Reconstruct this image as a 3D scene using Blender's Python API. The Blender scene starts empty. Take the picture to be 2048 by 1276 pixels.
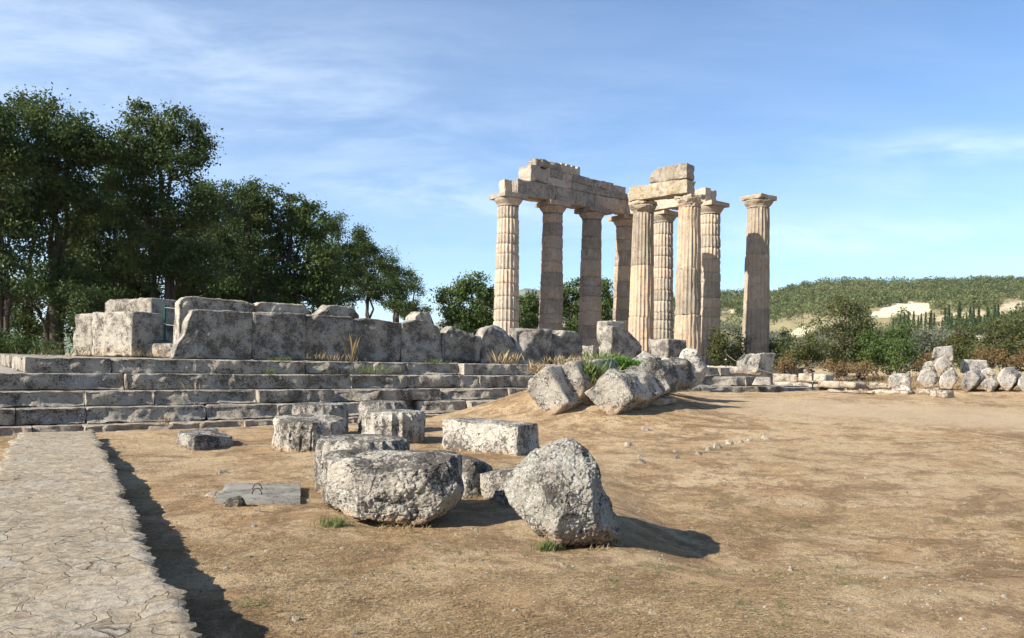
import bpy, math, random
import numpy as np
from mathutils import Vector, Matrix
import bmesh

R_ = math.radians
FPX = 1550.0; CX = 1024.0; CY = 721.0; ROLL = 0.0187; EYE = 1.6
TH = R_(35.5); AV = np.array([math.cos(TH), math.sin(TH)]); BV = np.array([-math.sin(TH), math.cos(TH)])
S = bpy.context.scene
COL = S.collection

# ---------------------------------------------------------------- projection helpers
def uv(px, py):
    a = px - CX; b = CY - py
    c, s = math.cos(ROLL), math.sin(ROLL)
    return a*c - b*s, a*s + b*c
def at(px, py, D):
    U, V = uv(px, py)
    return Vector((U/FPX*D, D, EYE + V/FPX*D))
def onz(px, py, z=0.0):
    U, V = uv(px, py)
    D = (z - EYE)*FPX/V
    return Vector((U/FPX*D, D, z))
def proj(x, y, z):
    U = FPX*x/y; V = FPX*(z-EYE)/y
    c, s = math.cos(ROLL), math.sin(ROLL)
    return CX + U*c + V*s, CY + U*s - V*c
def tf(s, d, z=0.0):                      # temple frame -> world
    p = s*AV + d*BV
    return Vector((p[0], p[1], z))
def s_at(px, d, py=720):
    t = uv(px, py)[0]/FPX
    c, s = math.cos(TH), math.sin(TH)
    return d*(t*c + s)/(c - t*s)

# ---------------------------------------------------------------- numpy noise
def _h(ix, iy, iz, seed):
    h = (ix.astype(np.uint32)*np.uint32(374761393) + iy.astype(np.uint32)*np.uint32(668265263)
         + iz.astype(np.uint32)*np.uint32(2147483647) + np.uint32((seed*1274126177) & 0xffffffff))
    h = (h ^ (h >> np.uint32(13)))*np.uint32(1274126177)
    h = (h ^ (h >> np.uint32(15)))*np.uint32(2246822519)
    h = h ^ (h >> np.uint32(16))
    return h.astype(np.float64)/4294967295.0*2 - 1
def vn(P, seed=0):
    P = np.asarray(P, float)
    F = np.floor(P); f = P - F; I = F.astype(np.int64)
    w = f*f*f*(f*(f*6-15)+10)
    x0, y0, z0 = I[:, 0], I[:, 1], I[:, 2]
    r = 0
    for dx in (0, 1):
        wx = w[:, 0] if dx else 1-w[:, 0]
        for dy in (0, 1):
            wy = w[:, 1] if dy else 1-w[:, 1]
            for dz in (0, 1):
                wz = w[:, 2] if dz else 1-w[:, 2]
                r = r + wx*wy*wz*_h((x0+dx) & 0xffffffff, (y0+dy) & 0xffffffff, (z0+dz) & 0xffffffff, seed)
    return r
ROT = np.array([[0.00, 0.80, 0.60], [-0.80, 0.36, -0.48], [-0.60, -0.48, 0.64]])
def fbm(P, oct=4, seed=0, gain=.5):
    P = np.asarray(P, float); r = 0; a = 1; t = 0
    for o in range(oct):
        r = r + a*vn(P, seed+o*17); t += a; a *= gain
        P = (P @ ROT.T)*2.03 + 11.3
    return r/t
def P3(x, y, z=0.0):
    x = np.asarray(x, float); return np.stack([x, np.asarray(y, float)+0*x, z+0*x], -1)
def sstep(a, b, x):
    t = np.clip((x-a)/(b-a), 0, 1); return t*t*(3-2*t)

# ---------------------------------------------------------------- object helpers
def make_mesh(name, V, F, smooth=True, sharp=None):
    V = np.asarray(V, np.float32)
    me = bpy.data.meshes.new(name)
    me.vertices.add(len(V)); me.vertices.foreach_set('co', V.ravel())
    if isinstance(F, np.ndarray):
        k = F.shape[1]; n = len(F)
        me.loops.add(n*k); me.polygons.add(n)
        me.loops.foreach_set('vertex_index', F.astype(np.int32).ravel())
        me.polygons.foreach_set('loop_start', np.arange(0, n*k, k, dtype=np.int32))
        me.polygons.foreach_set('loop_total', np.full(n, k, np.int32))
        me.update(calc_edges=True)
    else:
        me.clear_geometry(); me.from_pydata([tuple(map(float, v)) for v in V], [], F); me.update()
    me.polygons.foreach_set('use_smooth', np.full(len(me.polygons), smooth, bool))
    if smooth and sharp: me.set_sharp_from_angle(angle=sharp)
    return me
def obj(name, me, mat=None, parent=None, loc=None):
    o = bpy.data.objects.new(name, me); COL.objects.link(o)
    if mat is not None and me is not None:
        me.materials.clear(); me.materials.append(mat)
    if parent is not None: o.parent = parent
    if loc is not None: o.location = loc
    return o
def tag(o, label=None, cat=None, group=None, kind=None):
    if label: o['label'] = label
    if cat: o['category'] = cat
    if group: o['group'] = group
    if kind: o['kind'] = kind
    return o
def empty(name, loc, rz=0.0):
    o = bpy.data.objects.new(name, None); COL.objects.link(o)
    o.location = loc; o.rotation_euler = (0, 0, rz); o.empty_display_size = .3
    return o

# ---------------------------------------------------------------- stone meshes
def boxlat(nx, ny, nz):
    """surface lattice of a box: integer points + quads"""
    pts = []; quads = []; base = 0
    def face(fn, n, m, flip):
        nonlocal base
        i, j = np.meshgrid(np.arange(n+1), np.arange(m+1), indexing='ij')
        pts.append(fn(i.ravel(), j.ravel()))
        a, b = np.meshgrid(np.arange(n), np.arange(m), indexing='ij')
        k = (a*(m+1)+b).ravel() + base
        q = np.stack([k, k+m+1, k+m+2, k+1], -1)
        quads.append(q[:, ::-1] if flip else q); base += (n+1)*(m+1)
    st = lambda *c: np.stack([np.broadcast_to(x, c[0].shape if np.ndim(c[0]) else c[1].shape) for x in c], -1)
    face(lambda i, j: np.stack([i, j, 0*i], -1), nx, ny, True)
    face(lambda i, j: np.stack([i, j, 0*i+nz], -1), nx, ny, False)
    face(lambda i, j: np.stack([i, 0*i, j], -1), nx, nz, False)
    face(lambda i, j: np.stack([i, 0*i+ny, j], -1), nx, nz, True)
    face(lambda i, j: np.stack([0*i, i, j], -1), ny, nz, True)
    face(lambda i, j: np.stack([0*i+nx, i, j], -1), ny, nz, False)
    P = np.concatenate(pts); Q = np.concatenate(quads)
    key = (P[:, 0]*4096 + P[:, 1])*4096 + P[:, 2]
    u, idx, inv = np.unique(key, return_index=True, return_inverse=True)
    return P[idx], inv.ravel()[Q]
def blockV(L, W, H, res=.08, rnd=.03, chip=.06, chipr=.15, rough=.012, seed=0, bulge=0.0, face=0.0, fs=1.6, nmax=80, cuts=0, cutd=.1, toponly=False, crag=0.0):
    """eroded block centred in x,y with its bottom at z=0"""
    nx, ny, nz = [int(min(nmax, max(2, round(v/res)))) for v in (L, W, H)]
    I, Q = boxlat(nx, ny, nz)
    half = np.array([L, W, H])/2
    P = (I/np.array([nx, ny, nz])*2-1)*half
    r = min(rnd, half.min()*.9)
    q = np.clip(P, -(half-r), half-r); dv = P-q
    n = dv/np.maximum(np.linalg.norm(dv, axis=1, keepdims=True), 1e-9)
    X = q + r*n
    off = np.array([seed*7.31, seed*3.77, seed*1.93])
    dist = np.sort(half-np.abs(P), axis=1)[:, 1]
    edge = np.exp(-(dist/chipr)**2)
    nc = np.sign(P)*(np.abs(P)/half)**3; nc /= np.maximum(np.linalg.norm(nc, axis=1, keepdims=True), 1e-6)
    c = np.clip(fbm(X*1.7+off, 4, 5)*1.9+.15, 0, 1)
    X = X - nc*(chip*edge*c)[:, None]*2
    if cuts:
        rg = np.random.default_rng(int(seed*977) % 100000)
        for _ in range(cuts):
            sx = 1 if rg.random() < .5 else -1
            kind = rg.random()*(.6 if toponly else 1)
            if kind < .6:      # front top edge
                p0 = np.array([rg.uniform(-1, 1)*half[0], -half[1], half[2]]); nn = np.array([rg.normal()*(.3 if toponly else .9), -1.0, rg.uniform(.1, .5) if toponly else rg.uniform(.15, 1.3)])
            elif kind < .8:    # front bottom
                p0 = np.array([rg.uniform(-1, 1)*half[0], -half[1], -half[2]]); nn = np.array([rg.normal()*.9, -1.0, -rg.uniform(.1, .8)])
            else:              # vertical corner
                p0 = np.array([sx*half[0], -half[1], rg.uniform(-1, 1)*half[2]]); nn = np.array([sx*rg.uniform(.4, 1.4), -1.0, rg.normal()*.5])
            nn /= np.linalg.norm(nn); dp = cutd*rg.uniform(.25, 1.0)
            w = .5*fbm(X*2.2+off, 3, 77)*cutd*.5
            h = (X-p0) @ nn + dp + w
            if kind < .6:      # limited in length by a second falloff
                h = h - np.abs(X[:, 0]-p0[0])*rg.uniform(.12, .55)
            if toponly: h = h*np.clip((X[:, 2]/half[2]+1)*1.5, 0, 1)
            X = X - nn*np.maximum(h, 0)[:, None]
    if face: 
        g = fbm(X*fs+off*1.3, 3, 31, .4)
        g = np.abs(g)**.8*np.sign(g)
        X = X + n*((g*face - face*.35)*np.clip(-n[:, 1]*1.5-.2, 0, 1))[:, None]
    if crag:
        rgd = 1-2*np.abs(fbm(X*np.array([2.3, 2.3, 3.2])+off, 3, 41, .5)); rg2 = 1-2*np.abs(fbm(X*6+off*2, 3, 43, .5))
        up = np.clip(-n[:, 1]*1.3, 0, 1)+.12*np.clip(n[:, 2], 0, 1)
        X = X - n*(crag*up*(np.clip(rgd-.35, 0, 1)*1.1 + np.clip(rg2-.4, 0, 1)*.5))[:, None]
    X = X + n*(fbm(X*4.5+off, 4, 9, .55)*rough*2*(1-.75*(np.abs(n[:, 0]) > .9)))[:, None]
    X = X + P3(fbm(X*.9+off, 2, 3), fbm(X*.9+off+9, 2, 4), 0)*rough*1.5
    X[:, 2] += H/2
    return X, Q
def rotz(V, a):
    c, s = math.cos(a), math.sin(a)
    W = V.copy(); W[:, 0] = V[:, 0]*c - V[:, 1]*s; W[:, 1] = V[:, 0]*s + V[:, 1]*c
    return W
def merge(parts):
    Vs, Qs, b = [], [], 0
    for v, q in parts:
        Vs.append(v); Qs.append(q+b); b += len(v)
    return np.concatenate(Vs), np.concatenate(Qs)
def hullrock(pts, n=26, rough=.03, seed=0, sm=14, lump=.06, ls=2.2, center=None, fine=.5, facets=0, fd=.03):
    """rounded, weathered stone from a convex set of world points (a real closed solid)"""
    pts = np.array([list(p) for p in pts], float)
    bm = bmesh.new()
    for p in pts: bm.verts.new(p)
    bmesh.ops.convex_hull(bm, input=bm.verts[:])
    bm.normal_update()
    c = pts.mean(0) if center is None else np.array(center)
    N = []; Dd = []
    for f in bm.faces:
        nn = np.array(f.normal); d = float(np.dot(np.array(f.verts[0].co)-c, nn))
        if d < 0: nn, d = -nn, -d
        if d > 1e-4: N.append(nn); Dd.append(d)
    bm.free()
    N = np.array(N); Dd = np.array(Dd)
    ext = np.ptp(pts, axis=0); ext = ext/ext.max()
    I, Q = boxlat(n, n, n)
    P = I/n*2.0-1
    P = np.tan(P*math.pi/4)
    dirs = P*np.maximum(ext, .35); dirs /= np.linalg.norm(dirs, axis=1, keepdims=True)
    t = np.maximum(dirs @ N.T, 0)/Dd           # 1/r per plane
    inv = (t**sm).sum(1)**(1/sm)
    r = 1/inv
    X = dirs*r[:, None]
    off = np.array([seed*5.1, seed*2.3, seed*8.7]); size = np.ptp(pts, axis=0).max()
    k = 1/size*ls
    a = fbm(X*k+off, 3, 2, .5)
    X = X*(1+lump*a)[:, None]
    if facets:
        rg = np.random.default_rng(int(seed*31)+5)
        tot = np.zeros(len(X))
        for _ in range(facets):
            v = X[rg.integers(len(X))]; nn = v/np.linalg.norm(v); k_ = np.argmax(N @ nn/Dd)
            nn = N[k_] + rg.normal(size=3)*.22; nn /= np.linalg.norm(nn)
            hh = X @ nn - (v @ nn) + fd*size*rg.uniform(.0, .6)
            near = np.exp(-(np.linalg.norm(X-v, axis=1)/(size*rg.uniform(.08, .22)))**6)
            m_ = np.clip(hh, 0, fd*size)*near; m_ = np.minimum(m_, np.maximum(fd*size*1.3-tot, 0)); tot += m_
            X = X - nn*m_[:, None]
    nr = dirs
    X = X + nr*(fbm(X*k*4+off, 5, 7, .6)*rough)[:, None]
    rg = 1-np.abs(fbm(X*k*5+off*2, 3, 12, .6))*2
    X = X - nr*(np.clip(rg-.55, 0, 1)*rough*fine)[:, None]
    return X + c, Q
def place(name, V, Q, mat, label, cat, group=None, parent=None, sharp=None, flat=False):
    """origin at the middle of the base"""
    o = np.array([V[:, 0].mean(), V[:, 1].mean(), V[:, 2].min()])
    me = make_mesh(name, V-o, Q, not flat, sharp)
    ob = obj(name, me, mat, parent, Vector(o))
    if label: tag(ob, label, cat, group)
    return ob
# ---------------------------------------------------------------- materials
class NT:
    def __init__(s, name):
        s.m = bpy.data.materials.new(name); s.m.use_nodes = True
        s.t = s.m.node_tree; s.t.nodes.clear()
        s.out = s.t.nodes.new('ShaderNodeOutputMaterial')
    def n(s, typ, **kw):
        nd = s.t.nodes.new('ShaderNode'+typ)
        for k, v in kw.items():
            if k == 'i':
                for a, b in v.items(): s.set(nd, a, b)
            else: setattr(nd, k, v)
        return nd
    def set(s, nd, k, v):
        if isinstance(v, bpy.types.NodeSocket): s.t.links.new(v, nd.inputs[k])
        else:
            if isinstance(v, tuple) and len(v) == 3 and nd.inputs[k].type == 'RGBA': v = v+(1,)
            nd.inputs[k].default_value = v
    def noise(s, vec, scale, detail=4, rough=.5, dist=0.0, lac=2.0):
        return s.n('TexNoise', i={'Vector': vec, 'Scale': scale, 'Detail': detail, 'Roughness': rough, 'Distortion': dist, 'Lacunarity': lac}).outputs['Fac']
    def ramp(s, fac, a, b):                     # smooth threshold
        return s.n('MapRange', interpolation_type='SMOOTHSTEP', i={'Value': fac, 'From Min': a, 'From Max': b}).outputs[0]
    def mix(s, fac, a, b):
        m = s.n('Mix', data_type='RGBA'); s.set(m, 0, fac); s.set(m, 6, a); s.set(m, 7, b); return m.outputs[2]
    def math(s, op, a, b=0.0, c=0.0):
        m = s.n('Math', operation=op); s.set(m, 0, a); s.set(m, 1, b); s.set(m, 2, c); return m.outputs[0]
    def vmath(s, op, a, b=(0, 0, 0)):
        m = s.n('VectorMath', operation=op); s.set(m, 0, a); s.set(m, 1, b); return m.outputs[0]
    def coord(s, rand=True, scale=(1, 1, 1), src='Object'):
        c = s.n('TexCoord').outputs[src]
        if rand:
            r = s.n('ObjectInfo').outputs['Random']
            k = s.math('MULTIPLY', r, 61.7)
            cb = s.n('CombineXYZ', i={'X': k, 'Y': k, 'Z': k}).outputs[0]
            c = s.vmath('ADD', c, cb)
        if scale != (1, 1, 1): c = s.vmath('MULTIPLY', c, scale)
        return c
    def bsdf(s, col, rough=.9, bump=None, dist=.01, strength=1.0, spec=.2):
        b = s.n('BsdfPrincipled'); s.set(b, 'Base Color', col); s.set(b, 'Roughness', rough); s.set(b, 'Specular IOR Level', spec)
        if bump is not None:
            bn = s.n('Bump', i={'Height': bump, 'Distance': dist, 'Strength': strength}); s.t.links.new(bn.outputs[0], b.inputs['Normal'])
        s.t.links.new(b.outputs[0], s.out.inputs[0]); return b
def zof(n, coord): return n.n('SeparateXYZ', i={0: coord}).outputs['Z']

def stone(name, A=(.46, .42, .35), B=(.30, .28, .25), dark=(.078, .068, .057), white=(.70, .68, .62), warm=(.47, .32, .19),
          dk=.5, wh=.5, wm=0.0, wmz=.35, sc=1.0, bump=.012, topdark=.12, rand=.25):
    n = NT(name); c = n.coord(); co = n.n('TexCoord').outputs['Object']
    big = n.noise(c, 1.3*sc, 4, .55)
    mid = n.noise(c, 5.5*sc, 6, .65, .4)
    fin = n.noise(c, 22*sc, 8, .72, .2)
    vf = n.noise(c, 70*sc, 5, .7)
    col = n.mix(n.ramp(big, .38, .62), A, B)
    nz = n.n('SeparateXYZ', i={0: n.n('NewGeometry').outputs['Normal']}).outputs['Z']
    up = n.math('MULTIPLY', n.math('MAXIMUM', nz, 0.0), topdark)
    # white lichen
    w = n.math('ADD', n.math('MULTIPLY', fin, .6), n.math('MULTIPLY', mid, .4))
    t = .575 - .07*wh
    col = n.mix(n.math('MULTIPLY', n.ramp(w, t, t+.05), .85), col, white)
    # warm soil staining
    if wm > 0:
        z = zof(n, co)
        zz = n.math('ADD', z, n.math('MULTIPLY', n.math('SUBTRACT', mid, .5), wmz*1.6))
        m = n.n('MapRange', interpolation_type='SMOOTHSTEP', i={'Value': zz, 'From Min': wmz*1.15, 'From Max': wmz*.3}).outputs[0]
        col = n.mix(n.math('MULTIPLY', m, wm), col, warm)
    # dark lichen
    d = n.math('ADD', n.math('ADD', n.math('MULTIPLY', mid, .42), n.math('MULTIPLY', n.noise(n.vmath('ADD', c, (9, 4, 7)), 16*sc, 8, .75), .58)), up)
    d = n.math('ADD', d, n.math('MULTIPLY', n.math('SUBTRACT', big, .5), .35))
    t = .60 - .14*dk
    col = n.mix(n.math('MULTIPLY', n.ramp(d, t, t+.055), .9), col, dark)
    # cracks
    wv = n.vmath('ADD', c, n.vmath('MULTIPLY', n.vmath('SUBTRACT', n.n('TexNoise', i={'Vector': c, 'Scale': 3*sc, 'Detail': 4}).outputs['Color'], (.5, .5, .5)), (.5, .5, .5)))
    ve = n.n('TexVoronoi', feature='DISTANCE_TO_EDGE', i={'Vector': wv, 'Scale': 1.9*sc}).outputs['Distance']
    ck = n.math('MULTIPLY', n.n('MapRange', i={'Value': ve, 'From Min': .02, 'From Max': .0}).outputs[0], n.ramp(n.noise(c, 2.3*sc, 3, .5), .48, .6))
    col = n.mix(n.math('MULTIPLY', ck, .8), col, (.05, .045, .04))
    # pits + value variation
    col = n.mix(n.math('MULTIPLY', n.ramp(vf, .54, .66), .45), col, (.07, .06, .05))
    hs = n.n('HueSaturation', i={'Color': col, 'Value': n.math('ADD', 1-rand/2, n.math('MULTIPLY', n.n('ObjectInfo').outputs['Random'], rand))}).outputs[0]
    h = n.math('ADD', n.math('MULTIPLY', mid, 1.2), n.math('ADD', n.math('MULTIPLY', fin, 1.0), n.math('MULTIPLY', vf, .35)))
    h = n.math('SUBTRACT', h, n.math('MULTIPLY', ck, 1.2))
    n.bsdf(hs, .93, h, bump*2.2, 1.0, .12)
    return n.m

def foliage(name, c1, c2, c3, trans=.35, scale=.35, tone=0):
    n = NT(name)
    r = n.n('NewGeometry').outputs['Random Per Island']
    c = n.coord(False)
    big = n.noise(c, scale, 3, .5)
    col = n.mix(r, c1, c2)
    col = n.mix(n.math('MULTIPLY', n.ramp(big, .5, .7), .8), col, c3)
    if tone:
        tn = n.noise(c, tone, 2, .5); col = n.n('HueSaturation', i={'Color': col, 'Value': n.n('MapRange', i={'Value': tn, 'From Min': .35, 'From Max': .65, 'To Min': .55, 'To Max': 1.35}).outputs[0]}).outputs[0]
    b = n.n('BsdfPrincipled', i={'Base Color': col, 'Roughness': .6, 'Specular IOR Level': .25})
    tr = n.n('BsdfTranslucent', i={'Color': n.mix(.5, col, c2)})
    mx = n.n('MixShader', i={0: trans}); n.t.links.new(b.outputs[0], mx.inputs[1]); n.t.links.new(tr.outputs[0], mx.inputs[2])
    n.t.links.new(mx.outputs[0], n.out.inputs[0]); return n.m
def plain(name, col, rough=.7, metal=0.0, bscale=40, bump=.002, var=.25):
    n = NT(name); c = n.coord(False)
    f = n.noise(c, bscale, 4, .6)
    k = tuple(x*(1-var) for x in col)
    b = n.bsdf(n.mix(f, k, tuple(min(1, x*(1+var)) for x in col)), rough, f, bump)
    b.inputs['Metallic'].default_value = metal
    return n.m

M = {}
M['lichen'] = stone('lichen_limestone', A=(.46,.415,.34), B=(.32,.285,.24), dk=.72, wh=.8, wm=.75, wmz=.14, sc=1.7, bump=.016, topdark=.05)
M['lichen_dark'] = stone('dark_lichen_limestone', A=(.38,.35,.30), B=(.25,.23,.20), dk=.76, wh=.9, wm=.5, wmz=.12, sc=1.9, bump=.02, topdark=.05)
M['lichen_light'] = stone('pale_lichen_limestone', A=(.48,.44,.36), B=(.36,.325,.27), dk=.52, wh=1.05, wm=.8, wmz=.17, sc=1.9, bump=.02, topdark=.02)
M['wall'] = stone('weathered_shaded_wall_limestone', A=(.29,.262,.218), B=(.18,.162,.138), dk=.85, wh=.4, wm=.0, sc=1.9, bump=.008, topdark=-.08)  # dark lichened stone, its colour lowered further to stand for the wall's shade
M['walllit'] = stone('sunlit_wall_limestone', A=(.42,.375,.30), B=(.31,.275,.225), dk=.68, wh=.6, wm=.35, wmz=.3, sc=1.8, bump=.014, topdark=0)  # paler copy of the wall stone, sunlight put into its colour
M['step'] = stone('step_limestone', A=(.41,.36,.285), B=(.29,.25,.20), dk=.74, wh=.6, wm=.0, sc=1.9, bump=.016, topdark=-.09)
M['mound'] = stone('tilted_block_limestone', A=(.46,.415,.34), B=(.33,.29,.235), dk=.62, wh=.7, wm=.85, wmz=.40, sc=1.5, bump=.018, topdark=.04)
M['pile'] = stone('pale_pile_limestone', A=(.48,.44,.38), B=(.36,.33,.29), dk=.55, wh=.7, wm=.6, wmz=.3, sc=1.4, bump=.014, topdark=.03)
M['chip'] = stone('small_stone', A=(.36,.31,.24), B=(.27,.23,.175), dk=.4, wh=.3, wm=.0, sc=5, bump=.004, topdark=0)
M['rubble'] = stone('brown_rubble', A=(.34,.28,.21), B=(.24,.2,.16), dk=.4, wh=.3, wm=.0, sc=3, bump=.006, topdark=0)

def colstone(name, A, B, C, dk=.4, streak=1.0, grey=(.33, .31, .28)):
    n = NT(name); c = n.coord(); 
    cs = n.vmath('MULTIPLY', c, (1, 1, .22))
    rnd = n.n('ObjectInfo').outputs['Random']
    big = n.noise(c, .9, 4, .6)
    pat = n.noise(n.vmath('ADD', c, (3, 8, 1)), 2.6, 4, .6, 1.2)
    st = n.noise(cs, 7, 5, .65)
    fin = n.noise(c, 14, 8, .72)
    vf = n.noise(c, 45, 5, .7)
    col = n.mix(n.ramp(big, .42, .58), A, B)
    col = n.mix(n.math('MULTIPLY', n.ramp(n.math('ADD', n.math('MULTIPLY', rnd, .24), pat), .60, .66), .65), col, C)
    col = n.mix(n.math('MULTIPLY', n.ramp(st, .45, .56), .7*streak), col, grey)
    d = n.math('ADD', n.math('MULTIPLY', fin, .6), n.math('MULTIPLY', pat, .4))
    t = .60-.12*dk
    col = n.mix(n.math('MULTIPLY', n.ramp(d, t, t+.06), .7), col, (.11, .09, .075))
    col = n.mix(n.math('MULTIPLY', n.ramp(vf, .53, .66), .4), col, (.09, .07, .05))
    hs = n.n('HueSaturation', i={'Color': col, 'Value': n.math('ADD', .74, n.math('MULTIPLY', rnd, .46))}).outputs[0]
    h = n.math('ADD', n.math('MULTIPLY', pat, .8), n.math('ADD', fin, n.math('MULTIPLY', vf, .4)))
    n.bsdf(hs, .9, h, .028, .9, .15)
    return n.m
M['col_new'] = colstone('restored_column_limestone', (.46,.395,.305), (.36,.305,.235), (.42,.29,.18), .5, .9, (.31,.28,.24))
M['col_shade'] = colstone('shaded_patched_column_limestone', (.38,.30,.235), (.25,.21,.17), (.37,.235,.14), .62, 1.0, (.24,.22,.19))  # patches belong to the stone, the darker tone stands for shade on these columns
M['col_old'] = colstone('old_column_limestone', (.42,.345,.25), (.33,.265,.19), (.40,.26,.15), .55, .9, (.28,.25,.21))
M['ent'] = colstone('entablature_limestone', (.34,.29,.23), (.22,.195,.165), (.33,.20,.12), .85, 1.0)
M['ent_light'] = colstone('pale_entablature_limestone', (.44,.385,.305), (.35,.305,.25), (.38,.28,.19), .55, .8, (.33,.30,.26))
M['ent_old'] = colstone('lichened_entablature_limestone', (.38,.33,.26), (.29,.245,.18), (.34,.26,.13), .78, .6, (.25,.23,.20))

# earth ground
def m_ground():
    n = NT('dry_earth'); c = n.coord(False)
    big = n.noise(c, .22, 5, .6); mid = n.noise(c, 1.1, 6, .65, .6); fin = n.noise(c, 9, 8, .75); vf = n.noise(c, 60, 6, .75)
    e = n.mix(n.ramp(mid, .42, .58), (.50, .335, .18), (.62, .44, .26))
    e = n.mix(n.math('MULTIPLY', n.ramp(big, .45, .62), .6), e, (.64, .475, .295))
    straw = n.math('ADD', n.math('MULTIPLY', fin, .5), n.math('MULTIPLY', mid, .5))
    e = n.mix(n.math('MULTIPLY', n.ramp(straw, .47, .55), .6), e, (.62, .49, .31))
    dk = n.noise(n.vmath('ADD', c, (40, 7, 0)), .75, 7, .68, .9)
    dkf = n.math('MULTIPLY', n.ramp(n.math('ADD', n.math('MULTIPLY', dk, .7), n.math('MULTIPLY', fin, .3)), .50, .58), .7)
    e = n.mix(dkf, e, (.22, .14, .08))
    gr = n.noise(n.vmath('ADD', c, (0, 70, 0)), 1.6, 6, .7)
    e = n.mix(n.math('MULTIPLY', n.ramp(n.math('ADD', n.math('MULTIPLY', gr, .6), n.math('MULTIPLY', fin, .4)), .58, .68), .4), e, (.14, .14, .07))
    e = n.mix(n.math('MULTIPLY', n.ramp(vf, .5, .62), .6), e, (.13, .08, .045))
    e = n.mix(n.math('MULTIPLY', n.ramp(n.noise(n.vmath('ADD', c, (5, 5, 5)), 42, 4, .7), .62, .7), .6), e, (.62, .54, .40))
    d2 = n.noise(n.vmath('ADD', c, (17, 3, 9)), 3.4, 9, .74, .5); d3 = n.noise(n.vmath('ADD', c, (7, 33, 9)), 13, 8, .75)
    m2 = n.ramp(n.math('ADD', n.math('MULTIPLY', d2, .55), n.math('MULTIPLY', d3, .45)), .495, .54)
    e = n.mix(n.math('MULTIPLY', m2, n.math('ADD', .35, n.math('MULTIPLY', n.ramp(big, .6, .4), .4))), e, (.215, .14, .078))
    e = n.mix(n.math('MULTIPLY', n.ramp(d3, .56, .62), .45), e, (.66, .54, .37))
    # bare worn track on the right
    sp = n.n('SeparateXYZ', i={0: c}); X, Y = sp.outputs[0], sp.outputs[1]
    tr = n.math('SUBTRACT', Y, n.math('MULTIPLY', X, -.35))
    tb = n.math('ABSOLUTE', n.math('SUBTRACT', n.math('ADD', tr, n.math('MULTIPLY', n.math('SUBTRACT', mid, .5), 3.0)), 24.5))
    tm = n.math('MULTIPLY', n.ramp(tb, 3.4, .8), n.ramp(X, 3.0, 8.0))
    tm = n.n('MapRange', interpolation_type='SMOOTHSTEP', i={'Value': tb, 'From Min': 4.0, 'From Max': 1.0}).outputs[0]
    tm = n.math('MULTIPLY', tm, n.ramp(X, 3.0, 9.0))
    e = n.mix(n.math('MULTIPLY', tm, .8), e, n.mix(fin, (.50, .38, .245), (.60, .47, .32)))
    h = n.math('ADD', n.math('MULTIPLY', fin, 1.6), n.math('ADD', n.math('MULTIPLY', vf, 1.0), n.math('MULTIPLY', mid, 1.0)))
    n.bsdf(e, .97, n.math('ADD', h, n.math('MULTIPLY', d3, 1.5)), .05, 1.0, .05)
    return n.m
M['ground'] = m_ground()
def m_path():
    n = NT('flagstone'); c = n.coord(False)
    wob = n.n('TexNoise', i={'Vector': c, 'Scale': 2.2, 'Detail': 4}).outputs['Color']
    w = n.vmath('ADD', c, n.vmath('MULTIPLY', n.vmath('SUBTRACT', wob, (.5, .5, .5)), (.42, .42, .42)))
    ws = n.vmath('MULTIPLY', w, (1, 1, .0))
    v1 = n.n('TexVoronoi', feature='DISTANCE_TO_EDGE', i={'Vector': ws, 'Scale': 5.2, 'Randomness': 1.0})
    vc = n.n('TexVoronoi', feature='F1', i={'Vector': ws, 'Scale': 5.2, 'Randomness': 1.0})
    fin = n.noise(c, 14, 8, .72); vf = n.noise(c, 60, 6, .7); mid = n.noise(c, 3, 5, .6)
    hue = n.n('SeparateColor', i={0: vc.outputs['Color']}).outputs[0]
    col = n.mix(hue, (.28, .225, .155), (.39, .325, .235))
    col = n.mix(n.math('MULTIPLY', n.ramp(n.math('ADD', n.math('MULTIPLY', hue, .5), n.math('MULTIPLY', mid, .5)), .62, .72), .5), col, (.29, .28, .26))
    col = n.mix(n.math('MULTIPLY', n.ramp(mid, .5, .7), .4), col, (.40, .32, .22))
    col = n.mix(n.math('MULTIPLY', n.ramp(fin, .49, .57), .6), col, (.20, .16, .115))
    edge = n.math('ADD', v1.outputs['Distance'], n.math('MULTIPLY', n.math('SUBTRACT', fin, .5), .10))
    joint = n.n('MapRange', i={'Value': edge, 'From Min': .022, 'From Max': .0}).outputs[0]
    gap = n.math('MULTIPLY', joint, n.ramp(n.noise(c, 1.7, 3, .6), .5, .62))
    col = n.mix(n.math('MULTIPLY', joint, .3), col, (.25, .20, .14))
    col = n.mix(n.math('MULTIPLY', gap, .6), col, (.09, .07, .05))
    col = n.mix(n.math('MULTIPLY', n.ramp(vf, .52, .62), .45), col, (.16, .12, .085))
    sk = n.noise(n.vmath('ADD', c, (3, 9, 2)), 8, 8, .75, .8)
    col = n.mix(n.math('MULTIPLY', n.ramp(sk, .5, .58), .5), col, (.43, .375, .28))
    h = n.math('SUBTRACT', n.math('ADD', n.math('MULTIPLY', n.math('ADD', fin, n.math('MULTIPLY', sk, .8)), .9), n.math('ADD', n.math('MULTIPLY', vf, .35), n.math('MULTIPLY', hue, .35))), n.math('MULTIPLY', n.math('ADD', gap, n.math('MULTIPLY', joint, .3)), 1.6))
    n.bsdf(col, .92, h, .02, 1.0, .1)
    return n.m
M['path'] = m_path()
M['tread'] = stone('tread_limestone', A=(.40,.36,.30), B=(.30,.27,.23), dk=.45, wh=.4, wm=.0, sc=1.4, bump=.01, topdark=0)
M['concrete'] = stone('grey_concrete', A=(.24,.225,.19), B=(.18,.17,.145), dk=.45, wh=.0, white=(.32,.30,.26), sc=2.5, bump=.003, topdark=0)
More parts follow.
